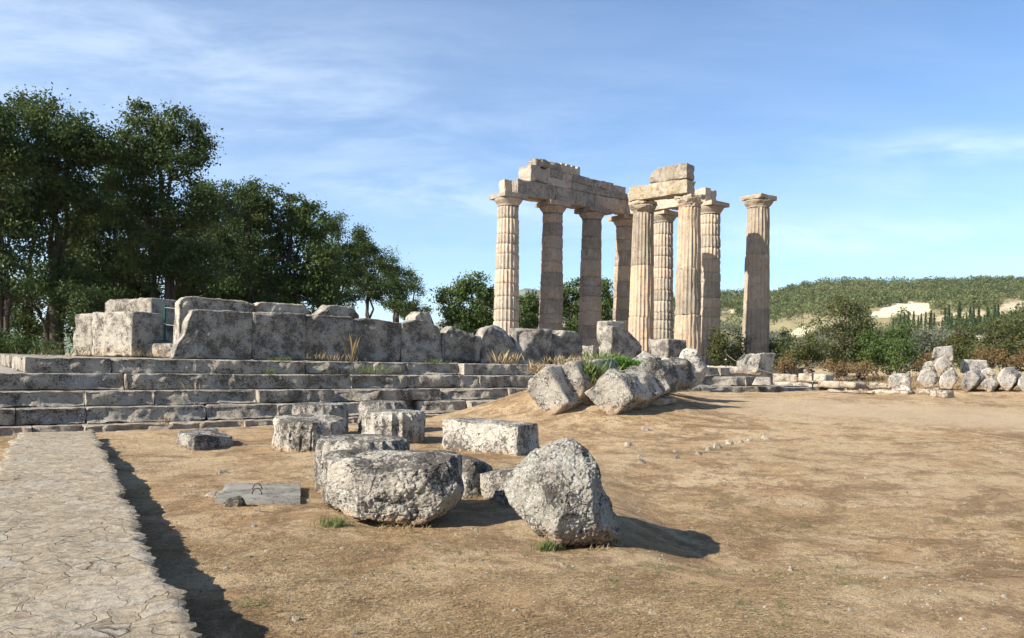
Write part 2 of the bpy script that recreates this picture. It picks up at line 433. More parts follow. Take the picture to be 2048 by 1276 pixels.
M['iron'] = plain('rusty_iron', (.06,.035,.025), .7, .3)
M['green_metal'] = plain('green_painted_metal', (.012,.06,.045), .5)
M['dark_metal'] = plain('dark_green_post', (.02,.03,.02), .6)
M['rope'] = plain('grey_rope', (.42,.38,.32), .9)
M['bark'] = plain('bark', (.055,.045,.035), .95, 0, 9, .03, .5)
M['bark2'] = plain('shrub_bark', (.12,.09,.065), .95, 0, 12, .01, .4)
M['leaf_dark'] = foliage('oak_leaves', (.026,.050,.013), (.066,.10,.025), (.12,.145,.038), .3)
M['leaf_mid'] = foliage('bushy_leaves', (.04,.075,.018), (.09,.13,.032), (.14,.17,.05), .3)
M['leaf_olive'] = foliage('shrub_leaves', (.045,.058,.018), (.10,.115,.038), (.13,.10,.04), .3, .8)
M['leaf_grey'] = foliage('olive_leaves', (.07,.085,.05), (.15,.165,.105), (.17,.155,.09), .25, .03, .3)
M['leaf_brown'] = foliage('dry_bush_leaves', (.11,.07,.03), (.19,.13,.055), (.24,.17,.075), .3, .8)
M['leaf_bright'] = foliage('green_weed_leaves', (.05,.12,.015), (.12,.23,.03), (.16,.24,.06), .4, 2)
M['leaf_cyp'] = foliage('cypress_leaves', (.02,.045,.014), (.045,.075,.025), (.06,.09,.03), .2)
M['leaf_pine'] = foliage('pine_wood_leaves', (.06,.085,.026), (.13,.15,.05), (.19,.18,.075), .25, .012, .16)
M['straw'] = foliage('straw', (.20,.135,.07), (.44,.34,.19), (.13,.085,.045), .3, 1.6)
M['grass'] = foliage('green_grass', (.09,.13,.03), (.17,.21,.07), (.24,.23,.09), .4, 2)
# ---------------------------------------------------------------- ground
def gz(x, y, fine=True):
    x = np.atleast_1d(np.asarray(x, float)); y = np.atleast_1d(np.asarray(y, float)) + 0*x
    s = x*AV[0] + y*AV[1]; d = x*BV[0] + y*BV[1]
    z = .6*sstep(12, 27, y)*sstep(-2, 4, x)
    z = z + .78*np.exp(-((x-1.5)**2 + (y-20.9)**2)/(2*1.75**2))
    z = z + .22*np.exp(-((x-1.35)**2 + (y-19.1)**2)/(2*.75**2))
    z = z + .35*np.exp(-((x-3.6)**2 + (y-22.6)**2)/(2*1.3**2))
    z = z + .26*np.exp(-((x-18)/4.2)**2-((y-28.6)/1.5)**2)
    z = z - .2*sstep(1.0, 1.9, x)*(1-sstep(3, 7.5, x))*sstep(5.6, 7, y)*(1-sstep(9, 13, y))
    z = z - .5*sstep(19.6, 21, d)*sstep(0, 2, s)*(1-sstep(34, 36, s))*(1-sstep(38, 40, d))
    z = z + 1.0*sstep(22, 34, d)*(1-sstep(-1, 1, s)) + 1.1*sstep(39, 42, d)*sstep(-1, 1, s)*(1-sstep(34, 40, s))
    z = z + .35*sstep(34, 42, y)*sstep(36, 40, s)
    far = sstep(150, 400, np.hypot(x, y)); z = z*(1-far)
    near = 1-sstep(30, 60, np.hypot(x, y-8))
    if fine:
        z = z + near*(.045*fbm(P3(x*.4, y*.4), 3, 71) + .012*fbm(P3(x*2.2, y*2.2), 3, 72) + .013*fbm(P3(x*9, y*9), 3, 73, .6))
    return z
def gz1(x, y): return float(gz(x, y)[0])
def gpt(px, py):
    """the point of the ground seen at a pixel"""
    D = np.concatenate([np.linspace(2.5, 60, 1200)]); U, V = uv(px, py)
    z = gz(U/FPX*D, D); zr = EYE + V/FPX*D
    i = np.argmax(zr <= z)
    if zr[i] > z[i]: i = len(D)-1
    return Vector((U/FPX*D[i], D[i], float(z[i])))
def axis(lo, hi, step, far, g=1.18):
    a = list(np.arange(lo, hi, step)); st = step
    while a[-1] < far: st *= g; a.append(a[-1]+st)
    st = step
    while a[0] > -far: st *= g; a.insert(0, a[0]-st)
    return np.array(a)
def build_ground():
    xs = axis(-9, 17, .06, 6000); ys = axis(3.5, 29, .06, 6000)
    X, Y = np.meshgrid(xs, ys, indexing='ij')
    V = np.stack([X.ravel(), Y.ravel(), gz(X.ravel(), Y.ravel())], -1)
    n, m = len(xs), len(ys)
    a, b = np.meshgrid(np.arange(n-1), np.arange(m-1), indexing='ij'); k = (a*m+b).ravel()
    Q = np.stack([k, k+m, k+m+1, k+1], -1)
    o = obj('ground', make_mesh('ground', V, Q), M['ground']); tag(o, 'dry tan earth with sparse trodden straw', None, None, 'structure')
build_ground()

# ---------------------------------------------------------------- raised path
def build_path():
    p0 = np.array([-1.47, 3.64]); p1 = np.array([-7.75, 14.45]); L = np.linalg.norm(p1-p0); u = (p1-p0)/L; w = np.array([-u[1], u[0]])
    t = np.arange(-6, L+.01, .03); W = np.linspace(0, 1, 56)
    T, K = np.meshgrid(t, W, indexing='ij')
    wid = 1.21 + 0*T
    ej = .03*vn(P3(t*1.6, 0*t, 3), 5) + .018*vn(P3(t*7, 0*t, 3), 6) + .018*vn(P3(t*23, 0*t), 7)
    ej2 = .06*vn(P3(t*2.6, 0*t, 13), 5) + .05*vn(P3(t*7, 0*t, 13), 6)
    ej = np.sign(ej)*np.abs(ej)**.9
    off = K*wid + (1-K)**3*ej[:, None] - K**3*ej2[:, None]
    X = p0[0] + u[0]*T + w[0]*off; Y = p0[1] + u[1]*T + w[1]*off
    zt = np.interp(T, [-6, 0, L], [.30, .30, .145])
    pf = P3(X.ravel(), Y.ravel())
    zt = zt + (.016*fbm(pf*1.2, 3, 81) + .008*fbm(pf*5, 4, 82, .6) + .006*fbm(pf*22, 2, 83)).reshape(X.shape)
    e = np.minimum(K*wid, (1-K)*wid); zt = zt - .02*np.exp(-(e/.03)**2)
    n, m = X.shape
    top = np.stack([X.ravel(), Y.ravel(), zt.ravel()], -1)
    a, b = np.meshgrid(np.arange(n-1), np.arange(m-1), indexing='ij'); k = (a*m+b).ravel()
    Q = np.stack([k, k+1, k+m+1, k+m], -1)[:, ::-1]
    parts = [(top, Q)]
    for side, col in ((1, 0), (-1, m-1)):          # rough stone sides, 5 rings down
        rows = []
        for r in range(6):
            f = r/5
            inset = .0 if r == 0 else (.02+.05*f)
            jj = (.02*fbm(P3(t*6, 0*t, r*.7), 3, 84+r))*(r > 0)
            xx = X[:, col] + w[0]*side*(inset+jj); yy = Y[:, col] + w[1]*side*(inset+jj)
            rows.append(np.stack([xx, yy, top.reshape(n, m, 3)[:, col, 2]*(1-f) - .12*f], -1))
        Rr = np.stack(rows, 1); V = Rr.reshape(-1, 3)
        a, b = np.meshgrid(np.arange(n-1), np.arange(5), indexing='ij'); k = (a*6+b).ravel()
        q = np.stack([k, k+1, k+7, k+6], -1)
        parts.append((V, q if side > 0 else q[:, ::-1]))
    V, Q = merge(parts)
    o = obj('path', make_mesh('path', V, Q, True, .9), M['path']); tag(o, 'raised path of uneven beige flagstones', None, None, 'structure')
    return p0, u, w, L
PATH = build_path()
def on_path(x, y):
    p0, u, w, L = PATH; q = (x-p0[0])*w[0] + (y-p0[1])*w[1]; t = (x-p0[0])*u[0] + (y-p0[1])*u[1]
    return (q > -.06) & (q < 1.4) & (t < L+.3)

# ---------------------------------------------------------------- straw, grass and gravel (nobody could count them)
def blades(C, length, width, lean, rng, cm=1):
    n = len(C); a = rng.uniform(0, 2*math.pi, n); l = rng.uniform(.5, 1.2, n)*length; w = width
    el = rng.uniform(*lean, n)
    d = np.stack([np.cos(a)*np.cos(el), np.sin(a)*np.cos(el), np.sin(el)], -1)
    sd = np.stack([-np.sin(a), np.cos(a), 0*a], -1)*w/2
    bend = np.stack([np.cos(a)*.25, np.sin(a)*.25, -.12+0*a], -1)*l[:, None]
    V = np.stack([C-sd, C+sd, C+d*l[:, None]*.55+sd*.8, C+d*l[:, None]+bend*.5], 1).reshape(-1, 3)
    k = np.arange(n)*4
    return V, np.stack([k, k+1, k+2, k+3], -1)
def cone_pts(n, rng, d0, d1, p=1.0):
    D = d0*(d1/d0)**(rng.uniform(0, 1, n)**p); px = rng.uniform(-150, 2200, n)
    X = (px-CX)/FPX*D
    return X, D
def build_cover():
    rng = np.random.default_rng(5)
    X, Y = cone_pts(600000, rng, 3.6, 22)
    den = fbm(P3(X*.8, Y*.8), 4, 91)*1.2 + .5*fbm(P3(X*4, Y*4), 3, 92)
    k = (den + rng.uniform(-.3, .3, len(X)) > .12) & ~on_path(X, Y)
    X, Y = X[k], Y[k]
    C = np.stack([X, Y, gz(X, Y)+.001], -1)
    parts = blades(C, .036, .0034, (-.05, .5), rng)
    o = obj('dry_grass', make_mesh('dry_grass', *parts, smooth=False), M['straw']); tag(o, 'short dead straw scattered over the earth', 'dry grass', None, 'stuff')
    # a few green sprigs
    X, Y = cone_pts(1800, rng, 3.8, 20)
    k = (fbm(P3(X*1.2, Y*1.2), 3, 97) > .22) & ~on_path(X, Y); X, Y = X[k], Y[k]
    Cs = []
    for x, y in zip(X, Y):
        m = rng.integers(6, 16); Cs.append(np.stack([x+rng.normal(0, .02, m), y+rng.normal(0, .02, m)], -1))
    Cs = np.concatenate(Cs); C = np.stack([Cs[:, 0], Cs[:, 1], gz(Cs[:, 0], Cs[:, 1])], -1)
    o = obj('green_sprigs', make_mesh('green_sprigs', *blades(C, .04, .004, (.2, 1.3), rng), smooth=False), M['grass']); tag(o, 'sparse low green sprigs in the dry earth', 'grass', None, 'stuff')
    # gravel: tetra-like chips
    X, Y = cone_pts(9000, rng, 3.6, 30)
    k = (fbm(P3(X*.7, Y*.7), 3, 99)+rng.uniform(-.3, .3, len(X)) > .05) & ~on_path(X, Y); X, Y = X[k], Y[k]
    n = len(X); s = rng.uniform(.003, .011, n)*(1+(rng.uniform(0, 1, n) > .95)*1.2)*(Y/6)**.35
    base = np.array([[1, 0, -.3], [.3, .9, -.3], [-.8, .6, -.3], [-.9, -.5, -.3], [.2, -1, -.3], [.5, .1, .45], [-.3, .25, .5], [-.15, -.4, .42]])
    rot = rng.uniform(0, 6.28, n); c, sn = np.cos(rot), np.sin(rot)
    B = base[None]*(1+rng.uniform(-.3, .3, (n, 8, 3)))
    Vx = (B[..., 0]*c[:, None]-B[..., 1]*sn[:, None])*s[:, None]*1.3+X[:, None]; Vy = (B[..., 0]*sn[:, None]+B[..., 1]*c[:, None])*s[:, None]+Y[:, None]
    Vz = B[..., 2]*s[:, None]+gz(X, Y)[:, None]+.002
    V = np.stack([Vx, Vy, Vz], -1).reshape(-1, 3)
    f = [[0, 1, 5], [1, 6, 5], [1, 2, 6], [2, 3, 6], [3, 7, 6], [3, 4, 7], [4, 0, 5], [4, 5, 7], [5, 6, 7]]
    F = (np.array(f)[None]+(np.arange(n)*8)[:, None, None]).reshape(-1, 3)
    o = obj('gravel', make_mesh('gravel', V, F, smooth=False), M['chip']); tag(o, 'pale gravel chips strewn over the earth', 'gravel', None, 'stuff')
build_cover()
# ---------------------------------------------------------------- stepped platform
def blk(name, label, cat, C, ang, L, W, H, mat, seed, res=.08, group=None, tilt=(0, 0), parent=None, sharp=None, **kw):
    """block whose nearest bottom corner is C; L runs along ang, W to its left"""
    V, Q = blockV(L, W, H, res, seed=seed, **kw)
    o = obj(name, make_mesh(name, V, Q, True, sharp), mat, parent)
    c, s = math.cos(ang), math.sin(ang)
    o.location = (C[0] + c*L/2 - s*W/2, C[1] + s*L/2 + c*W/2, C[2])
    o.rotation_euler = (tilt[0], tilt[1], ang)
    if label: tag(o, label, cat, group)
    return o
plat = empty('temple_platform', tf(0, 19.3, 0))
tag(plat, 'long stepped grey limestone platform carrying the walls and columns', 'stone platform')
def course(d, zt, s0, s1, h, depth, seed, name='step', lo=1.4, hi=3.2, face=.10, chip=.05, mat=None, skip=(), near=.045):
    rng = random.Random(seed); parts = []; s = s0; k = 0
    while s < s1:
        L = min(rng.uniform(lo, hi), s1-s)
        if s1-s-L < .3: L = s1-s
        if not any(a < s+L/2 < b for a, b in skip):
            res = near if s < 9 else (.07 if s < 18 else .10)
            V, Q = blockV(L+.002, depth, h, res, rnd=.006, chip=chip*rng.uniform(.15, .6), chipr=.07, rough=.018, seed=seed*13+k, face=face*rng.uniform(.1, .32), fs=rng.uniform(1.6, 3.2), cuts=rng.randint(4, 9), cutd=.11, toponly=True, crag=rng.uniform(.02, .055))
            # only the front breaks away: keep top and back planes near true
            V[:, 2] = np.where(V[:, 2] > h-.002, h-.002+(V[:, 2]-h)*.15, V[:, 2])
            V = V + np.array([s+L/2, d+depth/2+rng.uniform(-.015, .015), zt-h+rng.uniform(-.003, .002)])
            parts.append((V, Q))
        s += L; k += 1
    V, Q = merge(parts)
    W = V.copy(); W[:, 0] = V[:, 0]*AV[0]+V[:, 1]*BV[0]; W[:, 1] = V[:, 0]*AV[1]+V[:, 1]*BV[1]
    o = np.array(plat.location)
    return obj(name, make_mesh(name, W-o, Q, True, .8), mat or M['step'], plat)
course(19.30, 1.485, 1.13, 24.2, .34, .95, 1, face=.10)
course(18.87, 1.150, -2.6, 25.6, .36, .95, 2, face=.13)
course(18.45, .790, -1.0, 33.0, .325, .95, 3, face=.11, lo=1.2, hi=2.3)
course(18.02, .466, -3.2, 24.0, .33, .95, 4, face=.09, lo=1.2, hi=2.6, mat=M['step'])
course(17.60, .135, -4.2, 14.0, .30, .95, 5, 'step', lo=.7, hi=1.7, face=.06, chip=.05, mat=M['rubble'])
def slab(name, s0, s1, d0, d1, z0, z1, mat, parent, seed, res=.25):
    V, Q = blockV(s1-s0, d1-d0, z1-z0, res, rnd=.01, chip=.01, rough=.008, seed=seed, nmax=220)
    V = V+np.array([(s0+s1)/2, (d0+d1)/2, z0])
    W = V.copy(); W[:, 0] = V[:, 0]*AV[0]+V[:, 1]*BV[0]; W[:, 1] = V[:, 0]*AV[1]+V[:, 1]*BV[1]
    return obj(name, make_mesh(name, W-np.array(plat.location), Q, True, .7), mat, parent)
slab('stylobate_floor', 1.3, 24.1, 20.1, 39.5, .9, 1.470, M['tread'], plat, 9)
slab('stylobate_floor', 24.12, 41.0, 27.5, 39.5, .6, 1.468, M['tread'], plat, 11)
slab('lower_floor', -2.4, 1.25, 19.65, 39.8, .6, 1.135, M['tread'], plat, 10)
slab('lower_floor', -3.0, -2.45, 19.2, 39.5, .3, .775, M['tread'], plat, 12)
slab('lower_floor', -3.8, -3.05, 18.8, 39.0, .1, .45, M['tread'], plat, 14)
def crossrow(sx, d0, d1, zt, h, seed):      # western edge of the upper course
    rng = random.Random(seed); parts = []; d = d0; k = 0
    while d < d1:
        L = min(rng.uniform(.8, 1.5), d1-d)
        V, Q = blockV(.7, L-.01, h, .1, rnd=.025, chip=.05, chipr=.1, rough=.015, seed=seed*7+k, face=.05)
        parts.append((V+np.array([sx+.35, d+L/2, zt-h]), Q)); d += L; k += 1
    V, Q = merge(parts); W = V.copy(); W[:, 0] = V[:, 0]*AV[0]+V[:, 1]*BV[0]; W[:, 1] = V[:, 0]*AV[1]+V[:, 1]*BV[1]
    return obj('end_step', make_mesh('end_step', W-np.array(plat.location), Q, True, .8), M['walllit'], plat)
crossrow(1.12, 20.26, 38, 1.487, .34, 21)

# ---------------------------------------------------------------- orthostate walls
def ztop(px, py, D): return at(px, py, D)[2]
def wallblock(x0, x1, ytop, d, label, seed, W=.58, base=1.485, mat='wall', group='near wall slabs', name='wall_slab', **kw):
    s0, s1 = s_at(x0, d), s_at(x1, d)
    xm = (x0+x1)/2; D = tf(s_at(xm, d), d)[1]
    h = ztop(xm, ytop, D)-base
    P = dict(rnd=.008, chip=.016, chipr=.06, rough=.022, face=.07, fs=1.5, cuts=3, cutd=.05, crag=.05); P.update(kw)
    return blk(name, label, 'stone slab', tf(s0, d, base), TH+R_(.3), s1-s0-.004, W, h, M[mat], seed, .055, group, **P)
def carve(o, fn):
    n = len(o.data.vertices); V = np.empty(n*3, np.float32); o.data.vertices.foreach_get('co', V); V = V.reshape(-1, 3).astype(float)
    V = fn(V); o.data.vertices.foreach_set('co', V.astype(np.float32).ravel()); o.data.update()
def topprofile(o, xs, zs):
    """bring the top of a slab to a profile: xs 0..1 along its length, zs factor of height"""
    def fn(V):
        L0, L1 = V[:, 0].min(), V[:, 0].max(); H = V[:, 2].max()
        f = np.interp((V[:, 0]-L0)/(L1-L0), xs, zs)
        V[:, 2] = V[:, 2]*f; return V
    carve(o, fn)
dW = 22.3
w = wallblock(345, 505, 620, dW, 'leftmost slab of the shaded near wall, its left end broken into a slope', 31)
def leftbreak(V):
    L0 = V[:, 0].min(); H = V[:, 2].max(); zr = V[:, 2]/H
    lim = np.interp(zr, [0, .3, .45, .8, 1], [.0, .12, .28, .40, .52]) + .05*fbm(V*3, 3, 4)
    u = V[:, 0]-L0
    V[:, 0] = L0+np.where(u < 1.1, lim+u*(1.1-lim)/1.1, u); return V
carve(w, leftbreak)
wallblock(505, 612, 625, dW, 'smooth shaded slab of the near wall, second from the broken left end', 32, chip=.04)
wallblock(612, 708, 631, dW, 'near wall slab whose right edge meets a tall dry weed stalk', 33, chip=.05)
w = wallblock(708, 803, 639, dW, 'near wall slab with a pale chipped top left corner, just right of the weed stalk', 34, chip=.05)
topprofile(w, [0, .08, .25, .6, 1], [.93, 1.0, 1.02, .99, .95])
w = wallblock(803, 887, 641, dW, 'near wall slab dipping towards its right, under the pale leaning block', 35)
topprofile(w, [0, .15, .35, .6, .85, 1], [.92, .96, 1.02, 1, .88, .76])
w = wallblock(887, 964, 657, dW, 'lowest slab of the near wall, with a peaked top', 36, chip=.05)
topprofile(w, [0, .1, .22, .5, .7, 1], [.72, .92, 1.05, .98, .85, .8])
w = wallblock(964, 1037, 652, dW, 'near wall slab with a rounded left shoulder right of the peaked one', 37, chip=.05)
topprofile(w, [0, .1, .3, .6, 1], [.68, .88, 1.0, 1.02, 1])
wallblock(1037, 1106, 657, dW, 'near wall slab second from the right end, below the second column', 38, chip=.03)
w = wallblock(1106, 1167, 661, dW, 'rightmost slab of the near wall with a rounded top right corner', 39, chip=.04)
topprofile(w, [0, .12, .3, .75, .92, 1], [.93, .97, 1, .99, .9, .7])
dR = 23.0
G2 = 'rear wall slabs'
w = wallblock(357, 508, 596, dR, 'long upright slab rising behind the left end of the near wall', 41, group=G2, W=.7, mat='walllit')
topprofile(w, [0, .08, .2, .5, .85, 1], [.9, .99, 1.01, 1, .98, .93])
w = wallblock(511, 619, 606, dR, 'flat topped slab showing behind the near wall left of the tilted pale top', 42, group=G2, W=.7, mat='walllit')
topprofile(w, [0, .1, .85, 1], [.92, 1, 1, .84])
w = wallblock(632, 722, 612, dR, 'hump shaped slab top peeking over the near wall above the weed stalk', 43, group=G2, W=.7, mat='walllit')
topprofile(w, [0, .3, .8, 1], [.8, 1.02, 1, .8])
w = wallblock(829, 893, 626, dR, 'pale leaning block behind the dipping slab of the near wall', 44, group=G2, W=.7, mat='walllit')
topprofile(w, [0, .2, .6, 1], [.9, 1.03, 1, .72])

# left end group, turned towards the sun
a30 = R_(-27)
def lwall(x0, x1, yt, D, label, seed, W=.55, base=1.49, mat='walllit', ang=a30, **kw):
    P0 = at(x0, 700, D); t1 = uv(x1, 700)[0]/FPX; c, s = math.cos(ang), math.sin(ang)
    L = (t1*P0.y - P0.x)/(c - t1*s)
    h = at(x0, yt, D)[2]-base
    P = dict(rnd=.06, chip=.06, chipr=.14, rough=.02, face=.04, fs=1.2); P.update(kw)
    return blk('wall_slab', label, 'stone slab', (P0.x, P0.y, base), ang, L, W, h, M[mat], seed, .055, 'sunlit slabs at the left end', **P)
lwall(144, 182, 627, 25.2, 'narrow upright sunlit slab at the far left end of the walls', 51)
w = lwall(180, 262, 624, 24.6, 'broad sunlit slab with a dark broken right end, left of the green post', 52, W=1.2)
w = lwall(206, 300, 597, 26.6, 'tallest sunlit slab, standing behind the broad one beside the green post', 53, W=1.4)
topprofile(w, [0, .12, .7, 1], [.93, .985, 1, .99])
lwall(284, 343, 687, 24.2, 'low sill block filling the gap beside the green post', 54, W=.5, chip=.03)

# ---------------------------------------------------------------- columns
SH = 9.5
def rad(z): 
    f = z/SH; return .815-.165*f-.0*f*(1-f) + .018*math.sin(math.pi*f)
def drumV(z0, z1, R0, R1, flutes=20, per=6, rings=7, seed=0, dep=.064, wear=.012, patch=0.0, bev=.014, chipd=.03, cap=True):
    na = flutes*per; th = np.arange(na)/na*2*math.pi
    zz = np.concatenate([[0, .012], np.linspace(.04, .96, rings), [.988, 1]])
    T, Z = np.meshgrid(th, zz, indexing='ij')
    fr = (T/(2*math.pi)*flutes) % 1.0
    R = R0+(R1-R0)*Z
    H = z1-z0
    px, py, pz = np.cos(T)*.8, np.sin(T)*.8, Z*H+z0
    P = np.stack([px.ravel(), py.ravel(), pz.ravel()], -1)+seed*3.7
    m = np.ones(T.size)
    if patch > 0: m = 1-np.clip((fbm(P*1.6, 3, 8)+patch)*4, 0, .9)
    prof = (np.sin(math.pi*fr)**.8).ravel()
    arris = (1-np.sin(math.pi*fr)).ravel()**3
    r = R.ravel() - dep*prof*m - dep*.35*(1-m)
    e = np.minimum(Z, 1-Z).ravel()*H
    ch = np.clip(fbm(P*2.4, 4, 15, .6)*2.4-.1, 0, 1)
    r = r - bev*np.exp(-(e/.028)**2) - chipd*ch*np.exp(-(e/.06)**2)
    r = r - arris*m*chipd*.9*np.clip(fbm(P*3.2, 4, 16, .6)*2+.1, 0, 1)
    r = r + wear*fbm(P*5, 4, 17, .6)*2
    V = np.stack([np.cos(T).ravel()*r, np.sin(T).ravel()*r, (Z*H+z0).ravel()], -1)
    m_ = len(zz); i, j = np.meshgrid(np.arange(na), np.arange(m_-1), indexing='ij'); i2 = (i+1) % na
    Q = np.stack([i*m_+j, i2*m_+j, i2*m_+j+1, i*m_+j+1], -1).reshape(-1, 4)
    if cap:
        nb = len(V); ring = []
        Vs = [V]; off = nb
        for jj, zc in ((0, z0), (m_-1, z1)):
            prev = np.arange(na)*m_+jj
            for k, s in enumerate((.8, .5, .2, .02)):
                base = V[np.arange(na)*m_+jj].copy(); base[:, :2] *= s
                if jj: base[:, 2] += (fbm(base*3+seed, 4, 19, .6)*.05*min(1, wear/.02)-.004)*(s < .9)
                Vs.append(base); cur = np.arange(na)+off; off += na
                i = np.arange(na); i2 = (i+1) % na
                q = np.stack([prev[i], prev[i2], cur[i2], cur[i]], -1)
                Q = np.concatenate([Q, q if jj else q[:, ::-1]]); prev = cur
        V = np.concatenate(Vs)
    return V, Q
def lathe(prof, n=48, seed=0, wear=.01):
    pr = []
    for (r0, z0), (r1, z1) in zip(prof[:-1], prof[1:]):
        for k in range(4): pr.append((r0+(r1-r0)*k/4, z0+(z1-z0)*k/4))
    pr.append(prof[-1]); pr = np.array(pr); th = np.arange(n)/n*2*math.pi; m = len(pr)
    V = np.stack([(np.cos(th)[:, None]*pr[:, 0]).ravel(), (np.sin(th)[:, None]*pr[:, 0]).ravel(), np.tile(pr[:, 1], n)], -1)
    k = 1+wear*fbm(V*4+seed, 4, 3, .6)*4; V[:, :2] *= k[:, None]
    i, j = np.meshgrid(np.arange(n), np.arange(m-1), indexing='ij'); i2 = (i+1) % n
    return V, np.stack([i*m+j, i2*m+j, i2*m+j+1, i*m+j+1], -1).reshape(-1, 4)
COLP = {}
def column(key, px, py, label, mat, seed, nd=12, patch=0.0, broken=0.0, wear=.008, chipd=.03, cmat=None, cut=0.0, group='temple columns', ab=1.0, matlist=None, H=10.1, rs=1.0):
    hp = py; D = (H*FPX)/(uv(px, py)[1]); top = at(px, py, D)
    root = empty('column', (top.x, top.y, top.z-H-.12)); root.rotation_euler.z = TH
    COLP[key] = (top.x, top.y, top.z)
    tag(root, label, 'column', group)
    rng = random.Random(seed); hs = [rng.uniform(.7, 1.25) for _ in range(nd)]; SC = H+.12-.72; k = SC/sum(hs); z = 0; zq = SH/SC
    mats = matlist or [mat]
    sh = obj('shaft', None, None, root) if False else None
    for i, h in enumerate(hs):
        h *= k
        V, Q = drumV(z, z+h, rs*rad(z*zq), rs*rad((z+h)*zq), seed=seed*1.7+i*2.3, patch=patch if patch == 0 else patch+rng.uniform(-.25, .25), wear=wear*rng.uniform(.6, 1.5), chipd=chipd, bev=.045 if nd > 4 else .012)
        jx, jy = rng.uniform(-.012, .012), rng.uniform(-.012, .012)
        V[:, 2] -= z; o = obj('drum', make_mesh('drum', V, Q, True, .75), M[mats[i % len(mats)]], root, (jx, jy, z)); o.rotation_euler.z = rng.uniform(-.012, .012)
        z += h
    ech = [(.648, 0), (.655, .04), (.645, .05), (.66, .09), (.72, .17), (.79, .26), (.84, .34), (.855, .40), (.82, .44), (.3, .44)]
    V, Q = lathe([(a*rs, b) for a, b in ech], 60, seed, .006+.05*broken)
    if broken: V[:, :2] *= (1-.22*broken*np.clip(fbm(V*1.6+seed, 3, 3)*2+.4, 0, 1))[:, None]
    cap = obj('capital', make_mesh('capital', V, Q, True, .7), M[cmat or mats[0]], root, (0, 0, SC))
    W = 1.72*ab
    V, Q = blockV(W, W, .28, .07, rnd=.012+.05*broken, chip=.02+.14*broken, chipr=.1+.25*broken, rough=.006+.02*broken, seed=seed)
    obj('abacus', make_mesh('abacus', V, Q, True, .7), M[cmat or mats[0]], cap, (0, 0, .44))
    return root
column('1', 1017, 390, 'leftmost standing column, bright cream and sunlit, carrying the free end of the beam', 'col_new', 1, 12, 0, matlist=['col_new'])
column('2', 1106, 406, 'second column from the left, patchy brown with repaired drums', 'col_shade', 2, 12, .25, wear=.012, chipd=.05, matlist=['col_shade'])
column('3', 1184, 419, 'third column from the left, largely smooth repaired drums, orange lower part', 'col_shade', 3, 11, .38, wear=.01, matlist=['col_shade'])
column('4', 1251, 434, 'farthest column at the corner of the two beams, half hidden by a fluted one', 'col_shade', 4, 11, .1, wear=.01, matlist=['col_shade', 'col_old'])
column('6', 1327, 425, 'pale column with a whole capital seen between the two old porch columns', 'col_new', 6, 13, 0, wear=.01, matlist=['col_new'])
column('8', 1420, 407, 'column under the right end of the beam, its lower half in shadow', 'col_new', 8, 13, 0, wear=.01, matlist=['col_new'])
column('9', 1517, 393, 'isolated column at the right carrying nothing but its capital', 'col_old', 9, 3, 0, wear=.012, chipd=.05, broken=.3, ab=.88)
column('5', 1287, 403, 'left one of the two old porch columns, with an eroded capital', 'col_old', 5, 3, 0, wear=.011, chipd=.05, broken=.9, ab=.72, H=9.35, rs=.93)
column('7', 1380, 390, 'right one of the two old porch columns, rough and dark down its right side', 'col_old', 7, 3, 0, wear=.022, chipd=.1, broken=1.0, ab=.72, H=9.35, rs=.93)

# ---------------------------------------------------------------- entablature
def beamline(k0, k1, side, off):
    a = np.array(COLP[k0]); b = np.array(COLP[k1]); u = (b-a)[:2]; u /= np.linalg.norm(u); nrm = np.array([u[1], -u[0]])*side
    return a, u, nrm, off
def on_line(line, px):
    a, u, nrm, off = line; p = a[:2]+nrm*off; t = uv(px, 400)[0]/FPX
    return (t*p[1]-p[0])/(u[0]-t*u[1])
def zline(line, k0, k1, q):
    a, b = np.array(COLP[k0]), np.array(COLP[k1]); L = np.linalg.norm((b-a)[:2]); return a[2]+(b[2]-a[2])*q/L
def beam(line, ks, x0, x1, z0, z1, W, label, seed, mat='ent', name='beam_block', cat='stone beam', group='blocks of the long beam', back=0.0, top=None, **kw):
    """front face on the line, between two pixel columns; the block goes back by W"""
    a, u, nrm, off = line; q0, q1 = on_line(line, x0), on_line(line, x1)
    p = a[:2]+nrm*(off-back)+u*q0; zz = a[2]+.003
    P = dict(rnd=.012, chip=.022, chipr=.07, rough=.007); P.update(kw)
    ang = math.atan2(u[1], u[0])
    # W must run away from the viewer
    V, Q = blockV(q1-q0-.006, W, z1-z0-.004, .07, seed=seed, **P)
    if top: V = top(V)
    o = obj(name, make_mesh(name, V, Q, True, .7), M[mat])
    c = p+u*(q1-q0)/2-nrm*W/2
    o.location = (c[0], c[1], zz+z0+.002); o.rotation_euler.z = ang
    tag(o, label, cat, group); return o
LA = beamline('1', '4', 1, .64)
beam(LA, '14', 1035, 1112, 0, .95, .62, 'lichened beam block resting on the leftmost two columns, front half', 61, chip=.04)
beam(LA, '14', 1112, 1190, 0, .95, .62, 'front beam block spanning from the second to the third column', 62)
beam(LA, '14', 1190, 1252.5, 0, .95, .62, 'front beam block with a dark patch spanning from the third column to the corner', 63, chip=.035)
beam(LA, '14', 1022, 1112, 0, .93, .60, 'rear beam block over the leftmost column, its sunlit end left of the front one', 64, 'ent_light', back=.66, chip=.05)
beam(LA, '14', 1112, 1240, 0, .93, .60, 'rear beam block hidden behind the middle of the long beam', 65, back=.66)
